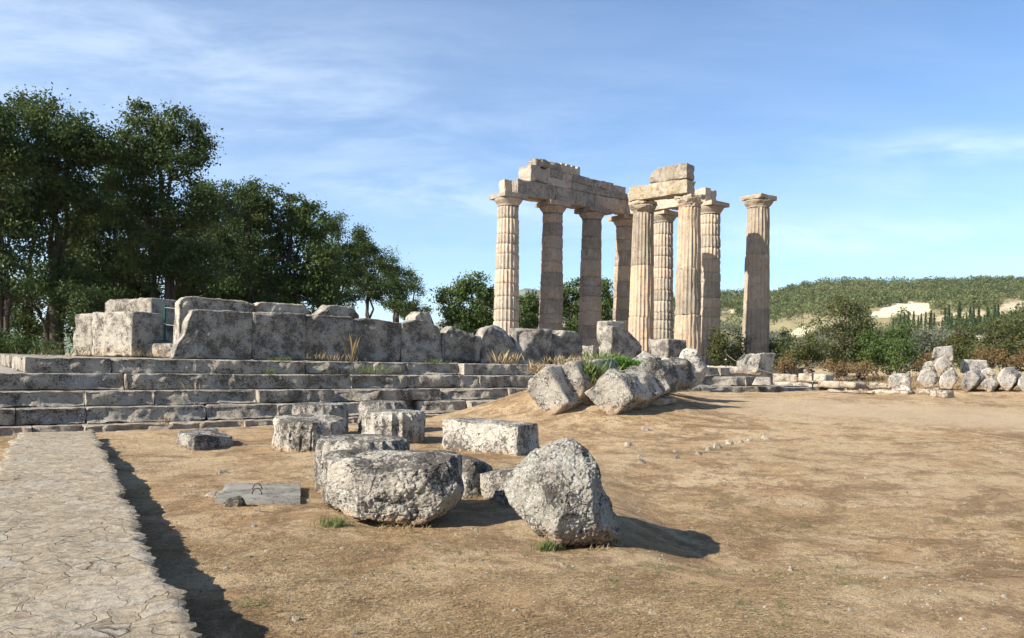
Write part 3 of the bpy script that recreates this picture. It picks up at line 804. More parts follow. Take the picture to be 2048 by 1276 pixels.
# second level
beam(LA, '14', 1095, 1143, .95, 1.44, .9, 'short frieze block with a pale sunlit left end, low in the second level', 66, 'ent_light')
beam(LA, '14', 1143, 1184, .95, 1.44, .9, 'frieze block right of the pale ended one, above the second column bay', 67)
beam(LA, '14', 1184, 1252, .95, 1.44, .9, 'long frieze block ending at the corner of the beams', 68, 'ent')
beam(LA, '14', 1102, 1126, 1.44, 1.98, .8, 'small upper block just right of the broken orange brown one', 69, back=.05)
beam(LA, '14', 1126, 1146, 1.44, 1.98, .8, 'small squarish upper block, left one beneath the notched row', 70, back=.05)
beam(LA, '14', 1146, 1167, 1.44, 1.98, .8, 'small squarish upper block, right one beneath the notched row', 71, back=.05)
beam(LA, '14', 1167, 1188, 1.44, 1.96, .8, 'top block right beside the end of the notched row', 72, back=.05, chip=.04)
beam(LA, '14', 1188, 1204, 1.44, 1.93, .8, 'dark grey top block in the upper row', 73, 'lichen_dark', back=.05)
beam(LA, '14', 1204, 1228, 1.44, 1.96, .8, 'light brown top block between the dark grey one and the corner', 74, back=.05)
beam(LA, '14', 1228, 1252, 1.44, 1.86, .8, 'rough dark rimmed top block at the inner corner', 75, back=.05, chip=.07, chipr=.15)
beam(LA, '14', 1061, 1101, .955, 1.98, 1.2, 'big block with a square sunlit end and a broken orange brown side', 76, 'ent_light', back=.02, chip=.09, chipr=.2, rough=.02)
beam(LA, '14', 1072, 1128, 1.985, 2.50, 1.0, 'rough dark topped block crowning the beam left of the notched row', 77, 'ent_old', back=.08, chip=.12, chipr=.2, rough=.03)
def crenel(V):
    x = V[:, 0]; L = x.max()-x.min(); f = (x-x.min())/L; H = V[:, 2].max()
    cut = np.where((f*3.6 % 1.0) > .66, .16, 0.0)
    top_ = V[:, 2] > H*.6
    V[:, 2] = np.where(top_, V[:, 2]-cut*(V[:, 2]/H), V[:, 2]); return V
beam(LA, '14', 1129, 1167, 1.985, 2.62, .35, 'pale notched row of blocks on top of the long beam', 78, 'ent_light', back=.35, top=crenel, chip=.01)
# right arm (corner to eighth column)
LB = beamline('4', '8', 1, .64)
KB = dict(mat='ent_light', group='blocks of the right beam')
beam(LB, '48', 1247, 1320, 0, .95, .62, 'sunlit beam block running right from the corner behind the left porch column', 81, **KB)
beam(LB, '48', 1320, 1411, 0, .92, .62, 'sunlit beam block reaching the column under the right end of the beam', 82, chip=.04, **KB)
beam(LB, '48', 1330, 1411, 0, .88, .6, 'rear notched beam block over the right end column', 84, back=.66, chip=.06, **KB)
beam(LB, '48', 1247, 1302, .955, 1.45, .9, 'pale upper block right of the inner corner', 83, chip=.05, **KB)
LP = beamline('5', '7', 1, .58)
KP = dict(mat='ent_old', group='blocks over the porch columns')
def rough_left(V):
    x = V[:, 0]; f = (x-x.min())/(x.max()-x.min()); H = V[:, 2].max()
    k = np.interp(f, [0, .06, .15, .3, .9, 1], [.55, .8, .92, .97, 1, .98]); V[:, 2] = V[:, 2]*k; return V
beam(LP, '57', 1256, 1374, 0, .82, 1.0, 'long old lichened beam lying across the two porch columns', 85, chip=.05, chipr=.12, rough=.012, **KP)
beam(LP, '57', 1298, 1373, .82, 1.68, .9, 'big yellow lichened block on top of the porch beam', 86, top=rough_left, chip=.06, chipr=.15, rough=.02, **KP)
# ---------------------------------------------------------------- loose blocks and drums
def prism_pts(C, Rr, L, h, top_in=0.0, lift=(0, 0, 0, 0)):
    """ground corners: near C, right R, left L (world) -> 8 points of a box of height h"""
    B = Rr+L-C; z = min(C.z, Rr.z, L.z)-.06
    out = []
    cen = (Rr+L)/2
    for k, p in enumerate((C, Rr, B, L)):
        out.append(Vector((p.x, p.y, z)))
        q = p.lerp(cen, top_in); out.append(Vector((q.x, q.y, z+.06+h+lift[k])))
    return out
def rock(name, pts, label, cat, mat, seed, group=None, n=40, **kw):
    P = dict(rough=.02, lump=.05, sm=16, ls=2.4, facets=int(n*.4), fd=.025); P.update(kw)
    g_ = P.pop('grow', 1.0)
    if g_ != 1: c_ = sum((Vector(p) for p in pts), Vector((0, 0, 0)))/len(pts); pts = [c_+(Vector(p)-c_)*g_ for p in pts]
    V, Q = hullrock(pts, n, seed=seed, **P)
    return place(name, V, Q, M[mat], label, cat, group)
# small dark block on the left
C, Rg, L = gpt(386, 903), gpt(462, 893), gpt(354, 893)
L = C+(Vector((-.62, .66, 0))); Rg = C+Vector((.42, .80, 0))
L.z = C.z; Rg.z = C.z
rock('fallen_block', prism_pts(C, Rg, L, .235, .04, (.02, -.02, .05, .02)), 'small squarish block lying alone between the raised path and the fallen drums', 'stone block', 'lichen_dark', 101, n=44, rough=.012, lump=.03, sm=26)

# long block lying right of the drums
C = gpt(1036, 914); Rg = C+Vector((.42, .80, 0)); L = C+Vector((-1.42, .98, 0))
rock('fallen_block', prism_pts(C, Rg, L, .50, .05, (0, 0, .02, .03)), 'long lichened block lying right of the fallen drums with a dark right end', 'stone block', 'lichen', 102, n=60, rough=.016, lump=.02, sm=30)
# block between the two boulders
pts = [at(955, 948, 8.9), at(1040, 938, 8.5), at(965, 1008, 8.8), at(1040, 1030, 8.3), at(1030, 932, 9.9), at(962, 938, 9.8), at(1035, 1015, 9.8), at(965, 1000, 9.8)]
rock('fallen_block', pts, 'flat topped block with a dark face wedged between the two big boulders', 'stone block', 'lichen', 103, n=44, rough=.012, lump=.03, sm=24)
# rounded piece behind first boulder
pts = [at(925, 915, 9.0), at(962, 922, 8.9), at(988, 938, 9.1), at(990, 990, 9.1), at(960, 1012, 8.9), at(915, 1015, 8.8), at(925, 905, 9.9), at(985, 930, 9.9), at(985, 985, 9.9), at(915, 990, 9.9), at(900, 920, 9.2)]
rock('rock', pts, 'pale rounded rock just behind the right end of the dark boulder', 'rock', 'lichen', 104, n=40, lump=.05, sm=14)

# big boulder 1
d1 = 7.55
pts = [at(632, 915, d1+.15), at(635, 1005, d1+.1), at(668, 1042, d1-.1), at(700, 903, d1+.2), at(925, 912, d1-.05), at(934, 960, d1-.1), at(926, 1010, d1-.0), at(880, 1038, d1-.05), at(835, 1058, d1-.3), at(712, 1052, d1-.32), at(655, 1015, d1-.1), at(634, 960, d1+.05),
       at(700, 935, d1-.35), at(850, 935, d1-.38), at(890, 990, d1-.35), at(720, 1010, d1-.42),
       at(650, 897, d1+.75), at(880, 897, d1+.85), at(925, 905, d1+.6), at(915, 985, d1+.8), at(645, 1000, d1+.75), at(760, 1030, d1+.5)]
rock('boulder', pts, 'wide dark lichened boulder with a flat top in the foreground', 'boulder', 'lichen', 111, n=120, rough=.03, lump=.085, sm=14, ls=3.2, fine=1.2, facets=70, fd=.03, grow=1.045)
# big boulder 2
d2 = 6.75
pts = [at(1012, 948, d2+.35), at(1062, 908, d2+.3), at(1132, 874, d2+.25), at(1163, 884, d2+.1), at(1196, 925, d2), at(1218, 972, d2), at(1236, 1010, d2), at(1248, 1046, d2), at(1238, 1078, d2-.05), at(1172, 1092, d2-.15),
       at(1108, 1094, d2-.2), at(1072, 1070, d2-.1), at(1035, 1030, d2+.1), at(1008, 985, d2+.3),
       at(1090, 950, d2-.2), at(1170, 950, d2-.25), at(1205, 1030, d2-.3), at(1110, 1040, d2-.36),
       at(1085, 900, d2+.85), at(1150, 895, d2+.8), at(1200, 985, d2+.75), at(1215, 1040, d2+.65), at(1060, 985, d2+.85), at(1090, 1040, d2+.6)]
rock('boulder', pts, 'tall pale grey pointed boulder in the foreground casting a long shadow', 'boulder', 'lichen_light', 112, n=120, rough=.026, lump=.03, sm=26, ls=3.4, fine=1.2, facets=70, fd=.035, grow=1.05)

# fallen column drums
def drum(px, py, D, Rm, H, label, mat, seed, tilt=(0, 0), dep=.05, wear=.03, chipd=.1, rz=0.0, z=None, lie=False, cut=None, patch=.12):
    p = at(px, py, D); g = gz1(p.x, D) if z is None else z
    V, Q = drumV(0, H, Rm, Rm*.985, seed=seed*1.3, per=8, rings=16, wear=wear, chipd=chipd, bev=.03, dep=dep*.8, patch=patch)
    if lie: 
        V = V-np.array([0, 0, H/2]); V = V[:, [2, 1, 0]]*np.array([1, 1, -1])
        V[:, 2] += Rm*.98
    if cut: V = cut(V)
    o = obj('column_drum', make_mesh('column_drum', V, Q, True, .9), M[mat]); o.location = (p.x, D, g-.03); o.rotation_euler = (tilt[0], tilt[1], rz)
    tag(o, label, 'column drum', 'fallen column drums'); return o
drum(787, 860, 14.85, .62, .60, 'round fluted drum standing upright, its pale flutes lit, left of the long block', 'lichen', 121, wear=.015, chipd=.05, dep=.075, rz=.1)
drum(766, 830, 16.9, .55, .70, 'greyish drum top peeking over the pale fluted one', 'lichen_dark', 122, wear=.03)
drum(640, 850, 15.9, .57, .66, 'drum with a dark right side in the second rank, left of the pale fluted one', 'lichen_dark', 123, wear=.03)
drum(618, 870, 13.5, .62, .56, 'worn drum tilted forward, leftmost of the fallen drums', 'lichen', 124, tilt=(.06, .04), wear=.035, chipd=.12, dep=.07)
drum(724, 930, 9.55, .575, .67, 'worn drum directly behind the dark boulder, only its rim and left side seen', 'lichen', 125, wear=.03, chipd=.1)

# concrete slab with two iron loops
P0, P1 = onz(430, 1001, .04), onz(607, 1000, .04)
sl = empty('concrete_slab', ((P0.x+P1.x)/2-.17, P0.y+.62, .0)); tag(sl, 'thin flat concrete slab with two rusty lifting loops', 'concrete slab')
V, Q = blockV((P1-P0).length, 1.22, .075, .045, rnd=.006, chip=.012, chipr=.03, rough=.003, seed=7)
V[:, 0] += V[:, 1]*-.27
V[:, 2] += .0; sb = obj('slab', make_mesh('slab', V, Q, True, .7), M['concrete'], sl)
sl.location.z = gz1(sl.location.x, sl.location.y)-.01
def tubeV(path, rad_, n=6):
    P = np.array([list(p) for p in path], float); m = len(P); r = np.broadcast_to(np.asarray(rad_, float), (m,))
    T = np.gradient(P, axis=0); T /= np.maximum(np.linalg.norm(T, axis=1, keepdims=True), 1e-9)
    up = np.array([0, 0, 1.0]) if abs(T[:, 2]).mean() < .8 else np.array([1.0, 0, 0])
    A = np.cross(T, up); A /= np.maximum(np.linalg.norm(A, axis=1, keepdims=True), 1e-9); B = np.cross(T, A)
    a = np.arange(n)/n*2*math.pi
    V = P[:, None]+r[:, None, None]*(np.cos(a)[None, :, None]*A[:, None]+np.sin(a)[None, :, None]*B[:, None])
    i, j = np.meshgrid(np.arange(m-1), np.arange(n), indexing='ij'); j2 = (j+1) % n
    Q = np.stack([i*n+j, i*n+j2, (i+1)*n+j2, (i+1)*n+j], -1).reshape(-1, 4)
    return V.reshape(-1, 3), Q
for (x, y) in ((-.07, .10), (.03, -.22)):
    pth = [(x+.055*math.cos(t), y, .07+.075*math.sin(t)) for t in np.linspace(math.pi, 0, 13)]
    pth = [(x-.06, y, .05)]+pth+[(x+.06, y, .05)]
    obj('lifting_loop', make_mesh('lifting_loop', *tubeV(pth, .006)), M['iron'], sl)
# rubble around the slab
def stone_at(px, py, w, h, label, mat, seed, group='small stones on the bare earth', d=None, name='stone'):
    p = gpt(px, py); k = p.y/FPX; W = w*k; H = h*k*1.1; r = random.Random(seed); Dp = (d or r.uniform(.6, 1.0))*W
    pts = []
    for a in range(8):
        t = a/8*2*math.pi+r.uniform(-.25, .25); q = r.uniform(.8, 1.05)
        if r.random() < .75 or a < 3: pts.append((p.x+math.cos(t)*W/2*q, p.y+Dp/2+math.sin(t)*Dp/2*q, p.z-.02+H*r.uniform(0, .3)))
        if a in (0, 3, 5): pts.append((p.x+math.cos(t)*W*.33*q, p.y+Dp/2+math.sin(t)*Dp*.33*q, p.z+H*r.uniform(.55, 1.0)))
    pts.append((p.x, p.y+Dp/2, p.z-.03))
    V, Q = hullrock(pts, 7, rough=H*.12, lump=.12, sm=40, seed=seed)
    return place(name, V, Q, M[mat], label, 'stone', group, flat=True)
stone_at(462, 1016, 58, 22, 'dark ragged rubble lump touching the front left corner of the concrete slab', 'lichen_dark', 131)
stone_at(425, 996, 52, 10, 'flat pale rubble patch left of the concrete slab', 'chip', 132)
stone_at(442, 950, 26, 11, 'dark stone between the small block and the concrete slab', 'rubble', 133)
stone_at(513, 1024, 14, 7, 'tiny dark stone in front of the concrete slab', 'lichen_dark', 134)
stone_at(506, 1056, 14, 8, 'tiny brown stone left of the dark boulder foot', 'chip', 135)
stone_at(590, 1246, 22, 11, 'little white stone in the near foreground right of the path', 'chip', 136)
stone_at(705, 1274, 26, 10, 'pale stone cut by the bottom edge of the view', 'chip', 137)
stone_at(1703, 1226, 15, 8, 'white pebble alone in the right foreground', 'chip', 138)
stone_at(1775, 1160, 17, 7, 'white pebble alone in the right middle ground', 'chip', 139)
stone_at(1926, 1243, 14, 7, 'white pebble near the bottom right corner', 'chip', 140)
stone_at(912, 1072, 11, 6, 'small brownish stone in the shadow of the dark boulder', 'chip', 141)
stone_at(951, 1065, 12, 8, 'small light stone on the bright ground between the boulders', 'chip', 142)
stone_at(1586, 1145, 18, 8, 'flat stone beside a dry tuft in the middle right', 'chip', 143)
stone_at(1257, 894, 19, 13, 'bright stone below the mound shadow, largest of its scatter', 'chip', 144)
stone_at(1283, 928, 17, 9, 'flat pale stone lowest in the scatter beneath the mound', 'chip', 145)
stone_at(1281, 916, 14, 7, 'flat pale stone just above the lowest of the scatter', 'chip', 146)
stone_at(1290, 862, 22, 10, 'greyish stone at the foot of the mound shadow', 'rubble', 147)
stone_at(1355, 920, 12, 10, 'small upright stone at the left start of the stone row', 'rubble', 148)
stone_at(1352, 905, 14, 7, 'small dark stone just above the left start of the stone row', 'rubble', 149)
for i, (x, y, w_, h_) in enumerate(((1400, 911, 20, 9), (1417, 902, 14, 8), (1436, 898, 24, 11), (1462, 890, 20, 9), (1484, 886, 16, 7), (1500, 883, 14, 7), (1535, 881, 24, 10))):
    stone_at(x, y, w_, h_, ['flat stone at the left end of the low row across the slope', 'second stone from the left in the low row across the slope', 'long pale stone third in the low row across the slope', 'middle stone of the low row across the slope', 'flat stone right of the middle of the low row', 'small stone next to the right end of the low row', 'large pale stone at the right end of the low row'][i], 'chip', 150+i, 'row of half buried stones')
rng0 = random.Random(8); seen = []
for i in range(46):
    px = rng0.uniform(230, 2030); py = 860+400*rng0.random()**.9
    if px < 560 and py > 1000+0*px: px += 500
    if 540 < px < 1260 and py < 1110: continue
    p = gpt(px, py)
    if on_path(np.array([p.x]), np.array([p.y]))[0]: continue
    stone_at(px, py, rng0.uniform(6, 13), rng0.uniform(3, 6), 'tiny pale stone lying loose on the bare slope', 'chip', 170+i, 'tiny loose stones')

# ---------------------------------------------------------------- tilted blocks on the mound
def extr(front, vec, D, taper=1.0):
    a = [at(x, y, D+(d[0] if d else 0)) for x, y, *d in front]; c = sum(a, Vector((0, 0, 0)))/len(a)
    return a+[c+(p-c)*taper+Vector(vec) for p in a]
MG = 'blocks tipped over on the mound'
rock('tilted_block', extr([(1052, 758), (1090, 730), (1104, 764), (1138, 806), (1096, 842), (1050, 786)], (1.25, 1.35, .12), 17.9), 'tilted block at the left end of the mound with its corner dug into orange earth', 'stone block', 'mound', 201, MG, n=54, rough=.018, lump=.02, sm=30)
rock('tilted_block', extr([(1104, 752), (1124, 722), (1144, 720), (1168, 766), (1163, 793), (1142, 812)], (1.3, 1.5, .10), 18.25), 'narrow tilted block wedged second from the left on the mound', 'stone block', 'mound', 202, MG, n=50, rough=.018, lump=.03, sm=26)
rock('tilted_block', extr([(1162, 786), (1206, 737), (1240, 752), (1268, 798), (1216, 844)], (.95, 1.1, .12), 18.0), 'largest tilted block of the mound standing on its corner beside the green weeds', 'stone block', 'mound', 203, MG, n=70, rough=.03, lump=.03, sm=26)
rock('tilted_block', extr([(1255, 745), (1290, 712), (1330, 725), (1345, 770), (1310, 806), (1255, 800)], (1.0, 1.2, .12), 19.1), 'dark scarred block leaning behind the largest tilted one', 'stone block', 'lichen_dark', 204, MG, n=70, rough=.06, lump=.10, sm=18, facets=50, fd=.06)
rock('tilted_block', extr([(1255, 722), (1289, 699), (1312, 716), (1275, 742)], (.6, .9, -.25), 21.2), 'flat pale slab tilted on top at the back of the mound', 'stone block', 'pile', 205, MG, n=40, rough=.015, lump=.02, sm=26)
rock('tilted_block', extr([(1098, 738), (1118, 718), (1142, 714), (1170, 728), (1160, 752), (1110, 756)], (.8, 1.0, .0), 20.2), 'lichen spotted block top behind the two left tilted blocks', 'stone block', 'mound', 206, MG, n=40)
rock('tilted_block', extr([(1300, 728), (1330, 712), (1362, 722), (1382, 748), (1368, 776), (1320, 792)], (.9, 1.1, .1), 21.0), 'grey striated block end at the right rear of the mound', 'stone block', 'lichen_light', 207, MG, n=60, rough=.05, lump=.09, facets=50, fd=.06)
rock('rock', extr([(1258, 800), (1290, 790), (1335, 797), (1335, 808), (1300, 822), (1262, 825)], (.4, .6, .0), 19.3), 'rubble stone in the deep shadow below the mound', 'rock', 'rubble', 208, n=26)
rock('earth_lump', extr([(1180, 832), (1225, 826), (1262, 838), (1250, 856), (1190, 858)], (.4, .9, .0), 18.2), 'lump of orange earth under the corner of the largest tilted block', 'earth lump', 'ground', 209, n=26, lump=.1)
rock('earth_lump', extr([(1140, 800), (1165, 795), (1200, 815), (1190, 835), (1150, 830)], (.4, .9, .0), 18.5), 'smaller lump of orange earth between two tilted blocks', 'earth lump', 'ground', 210, n=26, lump=.1)

# ---------------------------------------------------------------- blocks on the right part of the platform
def ppts(C, u, L, W, H, lift=(0, 0, 0, 0), tin=0.0):
    u = Vector((u[0], u[1], 0)).normalized(); v = Vector((-u.y, u.x, 0))
    Rg = C+u*L; Lf = C+v*W
    return prism_pts(C, Rg, Lf, H, tin, lift)
def boxrock(px, py, D, ang, L, W, H, label, mat, seed, group=None, name='fallen_block', z=None, cat='stone block', **kw):
    p = at(px, py, D)
    if z is not None: p.z = z
    P = dict(rnd=.03, chip=.06, chipr=.14, rough=.018, face=.03); P.update(kw)
    return blk(name, label, cat, p, R_(ang), L, W, H, M[mat], seed, .06, group, **P)
# pillar-like block with sunlit left face
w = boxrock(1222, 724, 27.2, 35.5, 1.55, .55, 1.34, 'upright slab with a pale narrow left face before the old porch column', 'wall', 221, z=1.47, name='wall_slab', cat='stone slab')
topprofile(w, [0, .15, .5, .75, 1], [1.05, 1.08, .98, .78, .6])
w = boxrock(1214, 712, 29.2, 35.5, .9, .6, 1.7, 'pale pitted block top rising behind the upright slab', 'walllit', 222, z=1.47, name='wall_slab', cat='stone slab', chip=.12, chipr=.25)
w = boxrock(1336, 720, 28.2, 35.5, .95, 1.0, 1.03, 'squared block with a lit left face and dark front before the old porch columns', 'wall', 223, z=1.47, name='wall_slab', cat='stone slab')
boxrock(1186, 706, 33.5, 35.5, .35, 1.3, .85, 'low pale block just right of the near wall end', 'walllit', 224, z=1.47)
boxrock(1205, 706, 33.5, 35.5, .4, 1.1, .8, 'low pale block between the near wall end and the upright slab', 'walllit', 225, z=1.47)
D = 26.5
rock('rock', [at(1352, 728, D), at(1360, 703, D), at(1375, 694, D+.1), at(1396, 699, D), at(1399, 728, D), at(1385, 735, D-.2), at(1360, 735, D-.2), at(1365, 700, D+.7), at(1395, 703, D+.7), at(1397, 730, D+.7), at(1356, 730, D+.7)], 'pale pitted rock on the platform edge right of the mound', 'rock', 'pile', 226, n=40, rough=.03, lump=.06)
# big drum-like block beside the isolated column
D = 29.5
fr = [(1470, 722), (1480, 707), (1522, 706), (1512, 720), (1514, 740), (1500, 751), (1478, 747), (1469, 736)]
pts = [at(x, y, D) for x, y in fr]+[at(x+(1554-1522)*1.0, y-1, D+.55) for x, y in [(1482, 709), (1522, 706), (1520, 722), (1512, 742), (1478, 742)]]
rock('fallen_block', pts, 'large pitted block with a curved dark side lying at the foot of the isolated column', 'stone block', 'lichen_light', 227, n=60, rough=.03, lump=.03, sm=20)
rock('fallen_block', [at(1502, 771, 28.4), at(1510, 755, 28.6), at(1540, 755, 28.6), at(1548, 770, 28.6), at(1540, 772, 28.3), at(1512, 753, 29.4), at(1544, 754, 29.4), at(1548, 768, 29.4), at(1505, 768, 29.4)], 'trapezoid block sitting on the step below the large pitted one', 'stone block', 'step', 228, n=36, rough=.015, lump=.03)
# foundation blocks of the east side (lit long faces, dark short ends)
EG = 'foundation blocks at the right end'
def fb(px, py, D, L, W, H, label, seed, ang=122, mat='pile'):
    p = at(px, py, D); return blk('foundation_block', label, 'stone block', (p.x, p.y, p.z), R_(ang)-0.0, L, W, H, M[mat], seed, .08, EG, rnd=.03, chip=.05, chipr=.1, rough=.015, face=.03)
def fb2(xl, xr, xd, yb, yt, D, label, seed, mat='walllit'):
    """lit face from xl to xr, dark end to xd; bottom/top rows yb/yt at the near corner"""
    C = at(xr, yb, D); zt = at(xr, yt, D).z; ang = R_(35.5+90)
    c, s = math.cos(ang), math.sin(ang)
    t = uv(xl, yb)[0]/FPX; L = (t*C.y-C.x)/(c-t*s)
    # the long face looks left: block lies to the right of the face
    t2 = uv(xd, yb)[0]/FPX; c2, s2 = math.cos(R_(35.5)), math.sin(R_(35.5)); W = (t2*C.y-C.x)/(c2-t2*s2)
    V, Q = blockV(L, W, zt-C.z, .09, seed=seed, rnd=.03, chip=.05, chipr=.1, rough=.015, face=.03)
    o = obj('foundation_block', make_mesh('foundation_block', V, Q), M[mat])
    o.location = (C.x+c*L/2+c2*W/2, C.y+s*L/2+s2*W/2, C.z); o.rotation_euler.z = ang
    return tag(o, label, 'stone block', EG)
fb2(1545, 1594, 1598, 766, 748, 33.0, 'pale foundation block left of the split in the upper right row', 231)
fb2(1596, 1650, 1668, 765, 748, 33.0, 'pale foundation block with a dark end at the right of the upper row', 232)
fb2(1636, 1710, 1736, 778, 764, 30.5, 'low foundation block with a dark end, right of the thin dark post', 233)
fb2(1738, 1797, 1800, 780, 766, 30.0, 'low foundation block left of the rounded pale block', 234)
fb2(1540, 1636, 1640, 776, 766, 31.0, 'low shaded foundation course behind the thin dark post', 235, 'step')
fb2(1655, 1745, 1752, 789, 782, 27.0, 'thin half buried foundation stone nearest the bare slope', 236)
fb2(1745, 1815, 1835, 791, 782, 27.0, 'thin half buried foundation stone with a long dark end', 237)
fb2(1858, 1894, 1910, 798, 781, 26.0, 'foundation block with a square dark end before the stacked blocks', 238)
fb2(1832, 1862, 1868, 790, 778, 27.0, 'small foundation block left of the square dark ended one', 239)
fb2(1400, 1520, 1526, 750, 733, 31.2, 'upper course stone left of the large pitted block', 240, 'step')
rock('fallen_block', [at(1776, 778, 29), at(1775, 752, 29), at(1790, 746, 29.3), at(1820, 745, 29.3), at(1824, 760, 29), at(1822, 778, 29), at(1780, 750, 29.9), at(1820, 748, 29.9), at(1822, 778, 29.9), at(1778, 778, 29.9)], 'rounded pale block standing left of the stacked blocks', 'stone block', 'pile', 241, n=40, rough=.025, lump=.05)
rock('fallen_block', [at(1778, 792, 28), at(1785, 770, 28.2), at(1810, 768, 28.2), at(1824, 778, 28), at(1822, 790, 28), at(1785, 775, 28.8), at(1820, 772, 28.8), at(1820, 790, 28.8)], 'low pale block in front of the rounded one', 'stone block', 'pile', 242, n=34)
# stacked blocks at the far right
PG = 'blocks stacked at the right'
def pile(poly, vec, D, label, seed, mat='pile', n=40, **kw):
    P = dict(rough=.02, lump=.03, sm=26); P.update(kw)
    return rock('stacked_block', extr([(x, y) for x, y in poly], vec, D), label, 'stone block', mat, seed, PG, n=n, **P)
pile([(1862, 716), (1868, 694), (1905, 690), (1909, 710), (1908, 722), (1880, 724)], (.5, .9, .0), 29.6, 'topmost of the stacked blocks, squarish with a flat top', 251)
pile([(1868, 730), (1878, 716), (1892, 710), (1907, 728), (1880, 748), (1874, 745)], (.4, .9, .05), 28.4, 'block second from the top of the stack, resting on the two below', 252)
pile([(1845, 740), (1850, 724), (1864, 721), (1872, 735), (1875, 745), (1862, 748)], (.4, .8, .0), 28.7, 'ragged grey block on the left shoulder of the stack', 253, 'lichen', rough=.04, lump=.08)
pile([(1833, 762), (1842, 742), (1862, 737), (1876, 750), (1874, 775), (1850, 778)], (.5, 1.0, .05), 28.2, 'leftmost lower block of the stack, rounded and chipped', 254, rough=.03)
pile([(1877, 762), (1880, 750), (1906, 732), (1919, 755), (1903, 780), (1880, 778)], (.6, 1.1, .0), 28.2, 'lower block of the stack scored with slanting grooves', 255)
pile([(1921, 762), (1929, 744), (1945, 740), (1960, 757), (1955, 768), (1932, 787), (1923, 778)], (.9, 1.1, .05), 27.6, 'pointed pale block standing on its corner right of the stack', 256)
pile([(1922, 746), (1926, 718), (1974, 720), (1978, 738), (1965, 752), (1940, 744)], (.4, .8, .0), 30.2, 'moulded block with long ledges lying behind the row of pointed ones', 257)
pile([(1960, 752), (1964, 740), (1978, 735), (1992, 744), (1994, 756), (1975, 762)], (.5, .9, .0), 28.6, 'upper pale block between the two pointed ones', 258)
pile([(1958, 770), (1968, 757), (1984, 755), (1998, 768), (1977, 788)], (.9, 1.0, .0), 27.7, 'diamond shaped block standing on its corner, with slanting scores', 259)
pile([(1992, 757), (2002, 738), (2014, 734), (2034, 750), (2035, 765), (2014, 785), (2000, 773)], (.9, 1.1, .05), 27.8, 'largest pointed block second from the right edge', 260)
pile([(2034, 770), (2036, 757), (2048, 748), (2066, 756), (2068, 775), (2050, 790)], (.9, 1.0, .0), 27.8, 'pale block cut off by the right edge of the view', 261)
pile([(1862, 786), (1866, 776), (1878, 776), (1880, 788)], (.4, .6, .0), 27.2, 'little block tucked under the stack', 262, n=24)
# low earth bank under the right pile
# ---------------------------------------------------------------- posts and ropes
def post(px, pyb, pyt, D, label, mat, r=.03, foot=True, name='barrier_post'):
    b = at(px, pyb, D); t = at(px, pyt, D); root = empty(name, b); tag(root, label, 'post')
    h = (t-b).length
    obj('pole', make_mesh('pole', *tubeV([(0, 0, 0), (0, 0, h*.5), (0, 0, h)], r, 10)), M[mat], root)
    V, Q = lathe([(.001, h), (r*1.4, h), (r*1.4, h+.03), (r, h+.05), (.001, h+.055)], 12); obj('cap', make_mesh('cap', V, Q), M[mat], root)
    if foot:
        V, Q = lathe([(.001, 0), (.16, 0), (.16, .02), (.05, .05), (r, .06)], 20); obj('foot', make_mesh('foot', V, Q), M[mat], root)
    V, Q = lathe([(.001, 0), (.035, 0), (.04, .02), (.035, .04), (.001, .04)], 10); c = obj('rope_clip', make_mesh('rope_clip', V, Q), M['rope'], root, (0, 0, h*.5))
    return root
post(329, 683, 614, 24.6, 'green barrier post in the gap between the left slabs and the near wall', 'green_metal', .035)
def rope(pts, label, r=.006, sag=.1):
    out = []
    for a, b in zip(pts[:-1], pts[1:]):
        for k in range(9):
            t = k/8; p = a.lerp(b, t); p.z -= sag*4*t*(1-t); out.append(p)
    o = Vector(pts[0]); V, Q = tubeV([p-o for p in out], r, 5)
    tag(obj('rope', make_mesh('rope', V, Q), M['rope'], None, o), label, 'rope')
rope([at(329, 615, 24.6), at(365, 618, 23.6)], 'upper thin rope running from the green post to the near wall', .007, .0)
rope([at(329, 649, 24.6), at(360, 652, 23.6)], 'middle thin rope running from the green post to the near wall', .007, .0)
post(1452, 734, 706, 29.6, 'thin dark post on the upper step beside the isolated column', 'dark_metal', .022, False)
post(1625, 779, 749, 29.0, 'thin dark post standing before the right foundation blocks', 'dark_metal', .03, False)
rope([at(1452, 707, 29.6), at(1472, 722, 29.3), at(1550, 748, 29.1)], 'slack rope from the thin dark post across the large pitted block', .005, .03)
rope([at(1560, 773, 29.2), at(1625, 773, 29.0)], 'short low rope reaching the post before the foundation blocks', .008, .05)
